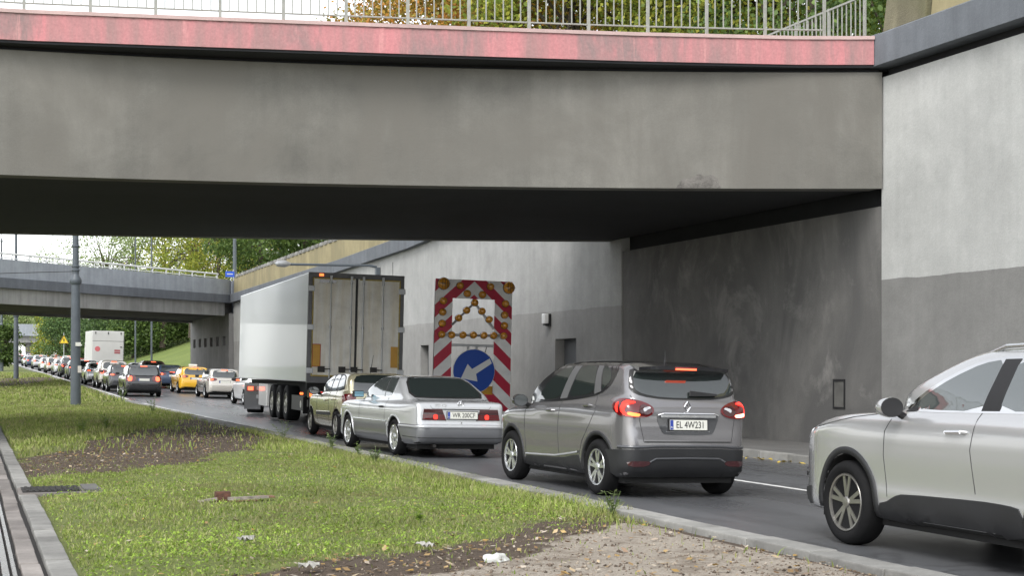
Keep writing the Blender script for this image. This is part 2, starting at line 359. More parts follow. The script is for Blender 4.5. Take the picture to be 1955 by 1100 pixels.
M['p_gold'] = paint('champagne_metallic', (0.48, 0.44, 0.30), 0.45)
M['p_black'] = paint('black_paint', (0.012, 0.012, 0.014), 0.0, 0.25)
M['p_yellow'] = paint('taxi_yellow', (0.72, 0.40, 0.02), 0.0, 0.35)
M['p_white'] = paint('white_paint', (0.78, 0.78, 0.77), 0.0, 0.35)
M['p_blue'] = paint('dark_blue_paint', (0.04, 0.065, 0.12), 0.3, 0.3)
M['p_brown'] = paint('brown_metallic', (0.20, 0.13, 0.105), 0.4)
M['p_dgrey'] = paint('dark_grey_metallic', (0.07, 0.072, 0.078), 0.4)
M['p_red'] = paint('dark_red_paint', (0.28, 0.03, 0.03), 0.1)
M['p_beige'] = paint('beige_silver', (0.55, 0.52, 0.47), 0.4)
# ================================================================== GROUND, ROAD, MEDIAN
def grid_sheet(name, xs, ys, zf, mat, kind='structure', smooth=True):
    xs = np.asarray(xs, float); ys = np.asarray(ys, float)
    X, Y = np.meshgrid(xs, ys); Z = zf(X, Y)
    V = np.stack([X, Y, Z], -1).reshape(-1, 3); nx, ny = len(xs), len(ys)
    i = np.arange(nx-1)[None, :] + nx*np.arange(ny-1)[:, None]
    Fc = np.stack([i, i+1, i+nx+1, i+nx], -1).reshape(-1, 4)
    o = mesh_obj(name, V, Fc, mat, smooth=smooth)
    if kind: o['kind'] = kind
    return o
def wob(X, Y, s=1.0, seed=0):
    r = np.random.default_rng(seed); o = 0
    for k in range(6):
        a, b, p = r.normal(0, s), r.normal(0, s), r.uniform(0, 6.28)
        o = o + np.sin(a*X+b*Y+p)/6
    return o
ylong = np.concatenate([np.arange(-30, 60, 3), np.arange(60, 300, 10), np.arange(300, 1500, 60), [2500, 4000]])
def rise2(y): return np.minimum(rise(y), 6.5)
grid_sheet('ground', [-3000, -600, -120, -60, -20, -8, -1, 6.0, 13, 16.9, 40, 150, 700, 3000], ylong, lambda X, Y: rise2(Y)-0.6, M['ground'])
grid_sheet('road', [6.36, 6.95, 8.5, 10.2, 12, 13.7], ylong[:60], lambda X, Y: rise2(Y)-0.025*(X-6.95), M['asphalt'])
grid_sheet('lane_line', [10.12, 10.24], np.arange(-6, 27.1, 1.5), lambda X, Y: rise2(Y)-0.025*(X-6.95)+0.005, M['paint'])
for y0 in np.arange(64, 300, 9.0):
    grid_sheet('lane_line', [8.86+0.0, 8.98], [y0, y0+1.5, y0+3.5], lambda X, Y: rise2(Y)-0.025*(X-6.95)+0.006, M['paint'])
grid_sheet('edge_line', [6.62, 6.78], np.arange(34, 300, 4), lambda X, Y: rise2(Y)-0.025*(X-6.95)+0.005, M['paint'])
grid_sheet('pavement', [13.86, 15.2, 16.75], ylong[:45], lambda X, Y: rise2(Y)-0.035-0.02*(X-13.8), M['pave'])
def kerb_run(name, x0, x1, z0, ztop, mat, y0, y1, seg=1.0, gap=0.012, lab=None):
    mb = MB(); y = y0
    while y < y1:
        r0 = float(rise2(y)); r1 = float(rise2(y+seg)); jx = random.uniform(-0.006, 0.006); jz = random.uniform(-0.006, 0.006)
        mb.hexa([(x0+jx, y, z0+r0), (x1+jx, y, z0+r0), (x1+jx, y+seg-gap, z0+r1), (x0+jx, y+seg-gap, z0+r1),
                 (x0+jx, y, ztop+r0+jz), (x1+jx, y, ztop+r0+jz), (x1+jx, y+seg-gap, ztop+r1+jz), (x0+jx, y+seg-gap, ztop+r1+jz)])
        y += seg
    o = mb.build(name, mat, bevel=0.012 if y1-y0 < 80 else 0); o['kind'] = 'structure'; return o
kerb_run('road_kerb', 6.14, 6.40, -0.5, 0.085, M['kerb'], 2, 60)
kerb_run('road_kerb', 6.14, 6.40, -0.5, 0.085, M['kerb'], 60, 330, 5, 0.02)
kerb_run('gutter_strip', 6.405, 6.58, -0.4, 0.022, M['kerb'], 2, 22, 0.5)
kerb_run('pavement_kerb', 13.68, 13.855, -0.6, -0.03, M['kerb'], 2, 60)
kerb_run('pavement_kerb', 13.68, 13.855, -0.6, -0.03, M['kerb'], 60, 330, 5, 0.02)
# median: dirt paths and a sandy corner among the grass, as a cover map on the sheet
def inpoly(X, Y, poly):
    ins = np.zeros(X.shape, bool); n = len(poly)
    for i in range(n):
        (x1, y1), (x2, y2) = poly[i], poly[(i+1) % n]
        c = ((y1 > Y) != (y2 > Y)); xi = (x2-x1)*(Y-y1)/((y2-y1) if y2 != y1 else 1e-9)+x1
        ins ^= (c & (X < xi))
    return ins
PATH1 = [(0.75, 21.6), (2.0, 21.0), (3.6, 23.8), (4.9, 27.2), (5.9, 30.5), (6.4, 33.5), (6.45, 44.5), (5.4, 41), (4.2, 36.2), (2.6, 31), (1.5, 27), (0.8, 25.5)]
PATH2 = [(0.7, 84.5), (2.2, 87), (5, 103), (6.4, 112), (6.4, 121), (3, 118), (0.7, 116)]
def edge(X): return 10.15+(X-2.1)*0.83
def covers(X, Y):
    d = np.zeros(X.shape); 
    wx = X+0.3*wob(X, Y, 3, 3)+0.12*wob(X, Y, 11, 7); wy = Y+0.8*wob(X, Y, 3, 4)+0.3*wob(X, Y, 11, 8)
    for P in (PATH1, PATH2): d = np.maximum(d, inpoly(wx, wy, P)*1.0)
    e = edge(X)+0.35-wy*1.0
    dirt = np.clip(e/0.7+0.35, 0, 1)*(X > 1.6)
    sand = np.clip((e-0.55-0.30*np.clip(4.9-X, 0, 9))/0.5, 0, 1)
    return np.maximum(d, dirt), sand
def med_z(X, Y):
    e = np.clip((edge(X)-Y)/1.5+0.3, 0, 1)*np.clip((X-1.5), 0, 1)
    ed = np.clip((X-0.8)/0.6, 0, 1)*np.clip((6.15-X)/0.4, 0, 1)
    return rise2(Y)+0.02+ed*(0.05+0.05*wob(X, Y, 0.9, 5)+0.02*wob(X, Y, 4, 6))+0.01*e*np.clip((X-3)/3, 0.3, 1)-0.015
my = np.concatenate([np.arange(1, 30, 0.12), np.arange(30, 60, 0.3), np.arange(60, 130, 0.8), np.arange(130, 331, 6)])
mx_ = np.linspace(0.72, 6.16, 56)
med = grid_sheet('median_ground', mx_, my, med_z, M['soil'])
Xg, Yg = np.meshgrid(mx_, my); dd, ss = covers(Xg, Yg)
ca = med.data.attributes.new('cover', 'FLOAT_COLOR', 'POINT')
dd = np.maximum(dd, np.clip((Xg-5.85)/0.2, 0, 1)*0.8*(Yg < 13.6)); ss = ss*(Xg < 6.0)
ca.data.foreach_set('color', np.stack([dd, ss, 0*dd, 0*dd+1], -1).astype(np.float32).ravel())
# tram track: kerb stones, groove, slabs and rails
kerb_run('track_kerb', 0.56, 0.74, -0.4, 0.045, M['kerb'], 2, 18.0, 0.55, 0.012)
kerb_run('track_kerb', 0.56, 0.74, -0.4, 0.045, M['kerb'], 19.0, 75.0, 0.9, 0.012)
kerb_run('track_slab', 0.37, 0.515, -0.4, 0.02, M['slab'], 2, 60, 0.9, 0.014)
kerb_run('track_slab', -0.66, 0.20, -0.4, 0.018, M['slab'], 2, 60, 0.9, 0.014)
kerb_run('track_slab', -3.6, -0.78, -0.4, 0.018, M['slab'], 2, 60, 1.8, 0.02)
for x in (0.27, -0.73, -2.2, -3.2):
    r = thing('tram_rail', (x, 0, 0), 'worn steel tram rail nearest the grass strip' if x > 0 else ('second tram rail counting from the grass strip' if x > -1 else ('third tram rail counting from the grass strip' if x > -3 else 'tram rail farthest from the grass strip')), 'rail', 'tram rails in the track slabs')
    b = MB(); pth = [(0, float(y), float(rise2(y))) for y in np.arange(2, 61, 2)]
    b.sweep(pth, [(0.035, 0.0), (0.035, 0.028), (-0.012, 0.028), (-0.012, 0.0)]); b.build('rail_head', M['railsteel'], r)
    b = MB(); b.sweep(pth, [(-0.035, -0.02), (-0.035, 0.026), (-0.065, 0.026), (-0.065, -0.02)]); b.build('rail_lip', M['railsteel'], r)
grid_sheet('track_groove', [-3.7, 0.3, 0.56], np.arange(2, 61, 2), lambda X, Y: rise2(Y)-0.02, M['darksteel'])
dc = thing('drain_cover', (0.98, 18.5, 0.05), 'flat concrete and metal drain cover set beside the track kerb', 'drain cover')
b = MB(); b.box(-0.42, 0.52, -0.44, 0.44, -0.1, 0.005); b.build('surround', M['slab'], dc, bevel=0.01)
b = MB(); b.box(-0.38, 0.28, -0.36, 0.36, 0.006, 0.018)
for k in range(9): b.box(-0.34+k*0.07, -0.31+k*0.07, -0.32, 0.32, 0.018, 0.028)
b.build('grate', M['darksteel'], dc)
b = MB(); b.box(0.31, 0.5, -0.38, 0.38, 0.006, 0.035); b.build('slab_piece', M['pave'], dc, bevel=0.008)
# far side of the street and the banks
grid_sheet('grass_verge', [-14, -9, -3.7], ylong[:45], lambda X, Y: rise2(Y)-0.1, M['lawn'])
grid_sheet('grass_verge', [-3.6, -1.5, 0.55], np.arange(61, 330, 6), lambda X, Y: rise2(Y)-0.01, M['lawn'])
grid_sheet('grass_hill', np.linspace(13.9, 60, 30), np.arange(119, 300, 4.0),
           lambda X, Y: rise2(Y)-0.1+np.clip((X-14)*0.34, 0, 8.0)*np.clip((Y-113)/12, 0.4, 1)*np.clip((X-13.9)/1.0, 0, 1)+0.12*wob(X, Y, 0.4, 9), M['lawn'])
grid_sheet('park_ground', np.linspace(17.2, 90, 12), np.arange(-25, 121, 8.0), lambda X, Y: 6.35+0*X+np.where((Y > 20) & (Y < 45), 0.9, 0.0)*0+0.25*wob(X, Y, 0.2, 12), M['lawn'])
grid_sheet('far_bank', np.linspace(-60, -10, 12), np.arange(120, 330, 8.0), lambda X, Y: rise2(Y)-0.2+np.clip((-X-14)*0.1, 0, 5), M['lawn'])
# ================================================================== FIRST BRIDGE
def nearY(X): 
    X = np.asarray(X, float); return np.where(X < 0, 28.2+0.02*X, 28.21-0.052*X-0.01035*X*X)
def farY(X):
    X = np.asarray(X, float); return np.where(X < 0, 40.95+0.02*X, 40.97-0.083*X-0.0071*X*X)
bx = np.concatenate([np.arange(-24, 0, 3), np.arange(0, 16.4, 1.0), [16.66]])
br = thing('road_bridge', (0, 0, 0), 'near grey concrete bridge with a faded red parapet band crossing above the road', 'bridge')
def strip_box(name, xs, y0f, y1f, z0, z1, mat, bevel=0):
    b = MB(); k = 0; n = len(xs)
    for x in xs:
        ya, yb = float(y0f(x)), float(y1f(x)); b.v += [(x, ya, z0), (x, yb, z0), (x, yb, z1), (x, ya, z1)]
    for i in range(n-1):
        for j in range(4):
            m = (j+1) % 4; b.f.append((i*4+j, i*4+m, (i+1)*4+m, (i+1)*4+j))
    b.f.append((0, 1, 2, 3)); e = (n-1)*4; b.f.append((e+3, e+2, e+1, e))
    return b.build(name, mat, br, bevel=bevel)
strip_box('front_girder', bx, lambda x: nearY(x), lambda x: nearY(x)+0.45, 4.99, 7.25, M['girder'])
strip_box('shadow_gap', bx, lambda x: nearY(x)+0.10, lambda x: nearY(x)+0.45, 7.252, 7.32, M['soffit'])  # recess painted near-black for the shade under the parapet
strip_box('rear_girder', bx, lambda x: farY(x)-0.45, lambda x: farY(x), 4.99, 7.32, M['girder'])
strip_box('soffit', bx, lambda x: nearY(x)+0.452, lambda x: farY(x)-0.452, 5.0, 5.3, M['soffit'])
strip_box('deck', bx, lambda x: nearY(x)+0.26, lambda x: farY(x)-0.02, 7.325, 7.5, M['pave'])
bx2 = np.append(bx[:-1], 16.43)
def parY(x):
    return float(min(np.interp(x, [-24, 0.54, 3.96, 7.53, 11.84, 16.47], [28.6, 27.91, 27.28, 26.61, 25.73, 24.55]), float(nearY(x))-0.16))
strip_box('parapet', bx2, lambda x: parY(x), lambda x: parY(x)+0.25, 7.37, 7.85, M['red'])
strip_box('coping', bx2, lambda x: parY(x)-0.03, lambda x: nearY(x)+0.3, 7.853, 7.92, M['coping'])
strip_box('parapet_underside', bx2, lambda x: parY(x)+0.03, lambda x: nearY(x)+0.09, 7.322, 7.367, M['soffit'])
strip_box('rear_parapet', bx2, lambda x: farY(x)-0.015, lambda x: farY(x)+0.24, 7.34, 7.94, M['br2_panel'])
# broken render patch above the lower edge
b = MB(); pts = []
for k in range(22):
    t = k/21*math.pi; pts.append((13.32-0.40*math.cos(t)*(1+random.uniform(-.08, .08)), 4.995+(0.16+0.18*t/math.pi)*max(0, math.sin(t))**0.6*(1+random.uniform(-.12, .12))))
yy = lambda x: float(nearY(x))
b.prism(pts, lambda x, z: (x, yy(x)-0.004, z), lambda x, z: (x, yy(x)+0.1, z))
b.build('spalled_patch', concrete('broken_render', (0.25, 0.235, 0.215), dark=0.45, big=4.0, blot=1.0, bump=1.5), br)
# abutment wall below the bridge with dark bearing gap
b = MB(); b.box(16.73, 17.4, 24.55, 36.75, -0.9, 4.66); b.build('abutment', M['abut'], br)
b = MB(); b.box(16.95, 17.4, 24.55, 37.2, 4.665, 7.3); b.build('bearing_shelf', M['soffit'], br)  # gap back blackened for the shade between wall and soffit
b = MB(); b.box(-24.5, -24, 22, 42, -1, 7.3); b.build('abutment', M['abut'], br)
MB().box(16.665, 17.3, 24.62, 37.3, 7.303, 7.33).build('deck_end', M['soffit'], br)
MB().box(16.445, 17.3, 24.26, 24.75, 7.345, 7.955).build('end_block', M['cornice'], br)
hf = MB()
for (y0, y1, z0, z1) in ((25.86, 26.30, 1.22, 1.27), (25.86, 26.30, 0.66, 0.70), (25.86, 25.90, 0.70, 1.22), (26.26, 26.30, 0.70, 1.22)): hf.box(16.712, 16.74, y0, y1, z0, z1)
o = hf.build('hatch_frame', M['black'], br)
o = MB().box(16.722, 16.74, 25.9, 26.26, 0.7, 1.22).build('hatch', plain('hatch_grey', (0.11, 0.108, 0.10), 0.8, var=0.3), br)
# railing on the bridge
rl = thing('bridge_railing', (0, 0, 0), 'pale vertical bar railing standing on the red bridge parapet', 'railing')
s_pts = [-14.0]
while s_pts[-1] < 16.2:
    x = s_pts[-1]; sl = parY(x+0.5)-parY(x-0.5); s_pts.append(x+1.15/math.sqrt(1+sl*sl))
s_pts = [p for p in s_pts if p < 16.3]
RY = lambda x: parY(x)+0.10
for i, x in enumerate(s_pts):
    MB().box(x-0.028, x+0.028, RY(x)-0.02, RY(x)+0.02, 7.92, 9.02).build('post', M['rail_paint'], rl)
    if i+1 < len(s_pts):
        x2 = s_pts[i+1]; b = MB()
        for q in range(1, 7):
            xx = x+(x2-x)*q/7; b.box(xx-0.010, xx+0.010, RY(xx)-0.01, RY(xx)+0.01, 8.06, 8.98)
        b.tube((x+0.028, RY(x+.028), 8.06), (x2-0.028, RY(x2-.028), 8.06), 0.016, n=6); b.tube((x+0.028, RY(x+.028), 8.99), (x2-0.028, RY(x2-.028), 8.99), 0.024, n=6)
        b.build('bar_panel', M['rail_paint'], rl)
r2 = thing('return_railing', (16.75, 25.2, 7.9), 'pale railing running back along the wall top behind the bridge corner', 'railing')
for i in range(8):
    y = i*1.3; MB().box(-0.025, 0.025, y-0.025, y+0.025, 0.0, 1.05).build('post', M['rail_paint'], r2)
    if i < 7:
        b = MB()
        for q in range(1, 8): b.box(-0.009, 0.009, y+1.3*q/8-0.012, y+1.3*q/8+0.012, 0.1, 1.0)
        b.box(-0.02, 0.02, y+0.026, y+1.274, 0.07, 0.1); b.box(-0.02, 0.02, y+0.026, y+1.274, 1.0, 1.04); b.build('bar_panel', M['rail_paint'], r2)
blk = thing('bench', (15.2, 26.4, 7.5), 'low grey slab bench behind the railing at the bridge corner', 'bench')
MB().box(-0.62, 0.62, -0.22, 0.22, 0.55, 0.68).build('seat', M['pave'], blk, bevel=0.01)
for sx in (-0.5, 0.5): MB().box(sx-0.09, sx+0.09, -0.18, 0.18, 0.0, 0.55).build('leg', M['pave'], blk, bevel=0.01)
# ================================================================== RETAINING WALLS
wn = thing('retaining_wall', (0, 0, 0), 'tall pale grey retaining wall with darker lower band on the right, in front of the bridge', 'wall')
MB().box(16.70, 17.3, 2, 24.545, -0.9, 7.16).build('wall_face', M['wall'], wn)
MB().box(16.86, 17.3, 2, 24.545, 7.162, 7.338).build('shadow_gap', M['soffit'], wn)  # near-black colour stands for the shade below the cornice
MB().sweep([(16.43, 2.0), (16.43, 24.25)], [(-0.9, 7.34), (0.0, 7.34), (0.0, 7.92), (-0.06, 7.96), (-0.9, 7.96)]).build('cornice', M['cornice'], wn)
MB().sweep([(16.62, 2.0), (16.62, 22.9)], [(-0.6, 7.963), (-0.02, 7.963), (-0.22, 9.6), (-0.6, 9.6)]).build('parapet', M['beige'], wn)
b = MB()
b.hexa([(16.55, 22.95, 7.963), (17.2, 22.95, 7.963), (17.2, 24.3, 7.963), (16.55, 24.3, 7.963), (16.75, 23.0, 9.7), (17.2, 23.0, 9.7), (17.2, 24.25, 9.7), (16.75, 24.25, 9.7)])
pier = b.build('pier', M['mossy'], wn, bevel=0.03)
wf = thing('retaining_wall', (0, 0, 0), 'long pale retaining wall with doors and a sloping cornice beyond the bridge', 'wall')
def ctop(y): return float(np.interp(y, [36.7, 45, 57, 69, 99.5], [7.34, 6.75, 6.25, 6.03, 5.80]))
ysegs = [36.76, 39.95, 41.6, 48, 54.7, 55.8, 62, 69, 80, 90, 99.4]
b = MB(); X0, X1 = 16.70, 17.3
for i in range(len(ysegs)-1):
    a, c = ysegs[i], ysegs[i+1]; zb = -0.9+float(rise2(a))
    if (a, c) in ((39.95, 41.6), (54.7, 55.8)): zb = 2.36
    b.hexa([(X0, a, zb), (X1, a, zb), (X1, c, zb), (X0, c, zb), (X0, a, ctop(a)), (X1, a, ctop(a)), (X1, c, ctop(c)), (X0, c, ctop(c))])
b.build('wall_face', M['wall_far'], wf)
for (a, c) in ((39.95, 41.6), (54.7, 55.8)):
    d = MB().box(17.0, 17.06, a, c, -0.9, 2.36).build('door', M['door'], wf)
    MB().box(16.975, 16.998, a+0.05, a+0.09, -0.2, 2.3).build('door_edge', M['black'], d)
    MB().box(16.97, 16.999, a+0.35, a+0.5, 1.25, 1.62).build('notice', M['plate'], d)
    MB().tube((16.93, a+0.18, 0.95), (16.93, a+0.32, 0.95), 0.015).build('door_handle', M['steel'], d)
yy_ = [37.0, 41, 45, 51, 57, 63, 69, 84, 99.4]
MB().sweep([(16.46, y, ctop(y)) for y in yy_], [(-0.8, 0.005), (0.0, 0.005), (0.0, 0.55), (-0.05, 0.58), (-0.8, 0.58)]).build('cornice', M['cornice'], wf)
def ptop(y): return float(np.interp(y, [37, 45, 57, 69.75, 99.4], [8.9, 8.4, 7.85, 7.61, 7.43]))
b = MB()
for i in range(len(yy_)-1):
    a, c = yy_[i], yy_[i+1]
    b.hexa([(16.72, a, ctop(a)+0.585), (17.1, a, ctop(a)+0.585), (17.1, c, ctop(c)+0.585), (16.72, c, ctop(c)+0.585), (16.74, a, ptop(a)), (17.1, a, ptop(a)), (17.1, c, ptop(c)), (16.74, c, ptop(c))])
b.build('parapet', M['beige'], wf)
b = MB(); y = 58.0
while y < 99:
    z = ptop(y); b.box(16.68, 17.1, y, y+0.55, z+0.004, z+0.2); y += 1.0
b.build('coping_blocks', M['kerb'], wf, bevel=0.03)
b = MB(); b.box(16.692, 16.72, 59.8, 59.86, 0.5, 5.9); b.build('joint', M['seam'], wf)
wl = thing('wall_lamp', (16.69, 42.07, 2.95), 'small black and white box lamp on the pale wall above the door', 'wall lamp')
MB().box(-0.06, 0.0, -0.16, 0.16, -0.19, 0.19).build('back_plate', M['black'], wl)
MB().box(-0.2, -0.061, -0.11, 0.13, -0.11, 0.19).build('lamp_body', M['p_white'], wl, bevel=0.02)
MB().box(-0.17, -0.07, -0.09, 0.09, -0.17, -0.112).build('lamp_lens', M['black'], wl)
la = thing('street_lamp', (16.62, 61.9, 4.9), 'wall mounted street lamp on a long horizontal arm above the white trailer', 'street lamp')
MB().box(-0.12, 0.06, -0.12, 0.12, -0.1, 0.9).build('bracket', M['pole'], la)
MB().path([(-0.06, 0, 0.92), (-0.4, 0, 0.98), (-3.9, -0.3, 0.93)], 0.055, 8).build('arm', M['pole'], la)
b = MB(); b.lathe([(0.02, -0.35), (0.13, -0.25), (0.15, 0.1), (0.05, 0.32)], 12, 'X', (-4.2, -0.3, 0.95)); b.build('lamp_head', M['steel'], la, smooth=True)
# ================================================================== SECOND BRIDGE
b2 = thing('road_bridge', (0, 0, 0), 'far skewed bridge with pale blue parapet, dark band and white rail', 'bridge')
P0, P1 = Vector((1.67, 84.3)), Vector((16.55, 99.5)); dv = (P1-P0).normalized(); nv = Vector((-dv.y, dv.x))
NP = [tuple(P0-dv*40), tuple(P0), tuple(P1-dv*0.55)]
arc = [tuple(P1-dv*0.55+dv*0.5*math.sin(t)+Vector((0.1, 0.4))*(1-math.cos(t))) for t in (0.5, 1.0, 1.45)]
NPa = NP+arc
def sw(name, path, sect, mat): return MB().sweep(path, sect).build(name, mat, b2)
sw('parapet', NPa, [(0.02, 6.33), (-0.28, 6.33), (-0.28, 7.34), (0.02, 7.34)][::-1], M['br2_panel']) if False else None
off = lambda path, d: [tuple(Vector(p)+nv*d) for p in path]
sw('parapet', NPa, [(0.0, 6.325), (0.25, 6.325), (0.25, 7.34), (0.0, 7.34)], M['br2_panel'])
sw('fascia_band', NPa, [(-0.12, 5.78), (0.4, 5.78), (0.4, 6.322), (-0.12, 6.322)], M['br2_band'])
sw('girder', NP, [(0.12, 4.92), (0.6, 4.92), (0.6, 5.776), (0.12, 5.776)], M['br2_girder'])
def skew(name, o0, o1, z0, z1, mat, xe=16.72):
    c = []
    for z in (z0, z1):
        q = []
        for o, e in ((o0, 0), (o0, 1), (o1, 1), (o1, 0)):
            a = P0-dv*40+nv*o
            p = a if e == 0 else a+dv*((xe-a.x)/dv.x)
            q.append((p.x, p.y, z))
        c += q
    MB().hexa(c).build(name, mat, b2)
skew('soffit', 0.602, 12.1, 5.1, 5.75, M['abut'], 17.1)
skew('rear_girder', 12.101, 12.55, 4.92, 5.75, M['br2_girder'], 16.40)
skew('rear_parapet', 12.56, 12.86, 5.8, 6.9, M['br2_panel'], 16.7)
skew('deck', 0.45, 12.5, 5.76, 6.0, M['pave'], 16.7)
b = MB(); AX0, AX1 = 16.42, 17.2
b.box(AX0, AX1, 99.5, 117.8, -0.5, 2.95); b.box(AX0, AX1, 99.5, 117.8, 3.6, 5.09)
ops = [101.0+2.8*k for k in range(6)]; prev = 99.5
for o_ in ops+[None]:
    e = o_ if o_ is not None else 117.8
    b.box(AX0, AX1, prev, e, 2.95, 3.6)
    if o_ is not None: prev = o_+1.25
b.build('abutment', concrete('abutment_concrete', (0.27, 0.265, 0.255), dark=0.7, streak=0.3), b2)
for o_ in ops: MB().box(AX0+0.3, AX0+0.35, o_, o_+1.25, 2.95, 3.6).build('opening', M['black'], b2)
sw('return_wall', [(16.72, 99.42), (16.72, 100.6)], [(-0.4, -0.5), (-0.05, -0.5), (-0.05, 5.77), (-0.4, 5.77)], M['br2_girder'])
MB().box(16.75, 17.6, 99.45, 102.5, 4.9, 7.3).build('end_block', M['br2_band'], b2)
rr = thing('bridge_railing', (0, 0, 0), 'low white tube railing along the far bridge parapet', 'railing')
Ls = 0.0; tot = (P1-P0).length+8
step = 1.35; k = 0; prevp = None
while Ls < tot:
    p = P0-dv*8.5+dv*Ls+nv*0.12
    if (p-P1).dot(dv) > -0.3: break
    q = p+dv*0.12
    MB().path([(p.x, p.y, 7.34), (p.x, p.y, 7.55), (q.x, q.y, 7.64)], 0.04, 6).build('post', M['white_rail'], rr)
    last = q; Ls += step
a = P0-dv*8.5+nv*0.12
MB().tube((a.x, a.y, 7.66), (last.x, last.y, 7.66), 0.05, n=8).build('top_rail', M['white_rail'], rr)
MB().tube((a.x, a.y, 7.42), (last.x, last.y, 7.42), 0.03, n=6).build('lower_rail', M['white_rail'], rr)
# distant third bridge
b3 = thing('road_bridge', (0, 0, 0), 'distant low bridge at the far end of the road', 'bridge')
MB().box(-22, 24, 395, 403, 9.3, 12.3).build('parapet', M['br2_panel'], b3)
MB().box(-22, 24, 396, 402, 7.6, 9.29).build('girder', M['br2_girder'], b3)
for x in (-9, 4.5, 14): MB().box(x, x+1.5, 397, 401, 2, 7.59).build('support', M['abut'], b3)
# ================================================================== VEHICLES: body surfaces from smooth profile intersections
def chaikin(P, it=2):
    P = [np.array(p, float) for p in P]
    for _ in range(it):
        Q = []
        for i in range(len(P)):
            a, b = P[i], P[(i+1) % len(P)]; Q += [a*0.78+b*0.22, a*0.22+b*0.78]
        P = Q
    return np.array(P)
def sdpoly(px, py, P):
    px, py = np.broadcast_arrays(np.asarray(px, float), np.asarray(py, float))
    d = np.full(px.shape, 1e9); ins = np.zeros(px.shape, bool); n = len(P)
    for i in range(n):
        ax, ay = P[i]; bx_, by = P[(i+1) % n]; ex, ey = bx_-ax, by-ay; L = ex*ex+ey*ey
        if L < 1e-12: continue
        wx, wy = px-ax, py-ay; t = np.clip((wx*ex+wy*ey)/L, 0, 1)
        d = np.minimum(d, (wx-ex*t)**2+(wy-ey*t)**2)
        if ey != 0: ins ^= ((ay > py) != (by > py)) & (px < ex*(py-ay)/ey+ax)
    d = np.sqrt(d); return np.where(ins, -d, d)
def smax(a, b, k):
    h = np.maximum(k-np.abs(a-b), 0); return np.maximum(a, b)+h*h*0.25/k
def smin(a, b, k): return -smax(-a, -b, k)
def half(Pt): return [(x, z) for x, z in Pt]+[(-x, z) for x, z in reversed(Pt)]
class Grid2:
    """signed distance to an outline, tabulated once and read back by bilinear interpolation"""
    def __init__(s, P, h=0.008, pad=0.35):
        s.lo = P.min(0)-pad; s.hi = P.max(0)+pad; s.h = h; n = np.ceil((s.hi-s.lo)/h).astype(int)+1
        s.n = n; X = s.lo[0]+np.arange(n[0])*h; Y = s.lo[1]+np.arange(n[1])*h; s.G = sdpoly(X[:, None], Y[None, :], P); s.P = P
    def __call__(s, x, y):
        x, y = np.broadcast_arrays(np.asarray(x, float), np.asarray(y, float))
        cx = np.minimum(np.maximum(x, s.lo[0]), s.hi[0]-s.h*1.01); cy = np.minimum(np.maximum(y, s.lo[1]), s.hi[1]-s.h*1.01)
        a = (cx-s.lo[0])/s.h; b = (cy-s.lo[1])/s.h; i = a.astype(int); j = b.astype(int); a = a-i; b = b-j; G = s.G
        v = (G[i, j]*(1-a)+G[i+1, j]*a)*(1-b)+(G[i, j+1]*(1-a)+G[i+1, j+1]*a)*b
        return v+np.hypot(x-cx, y-cy)
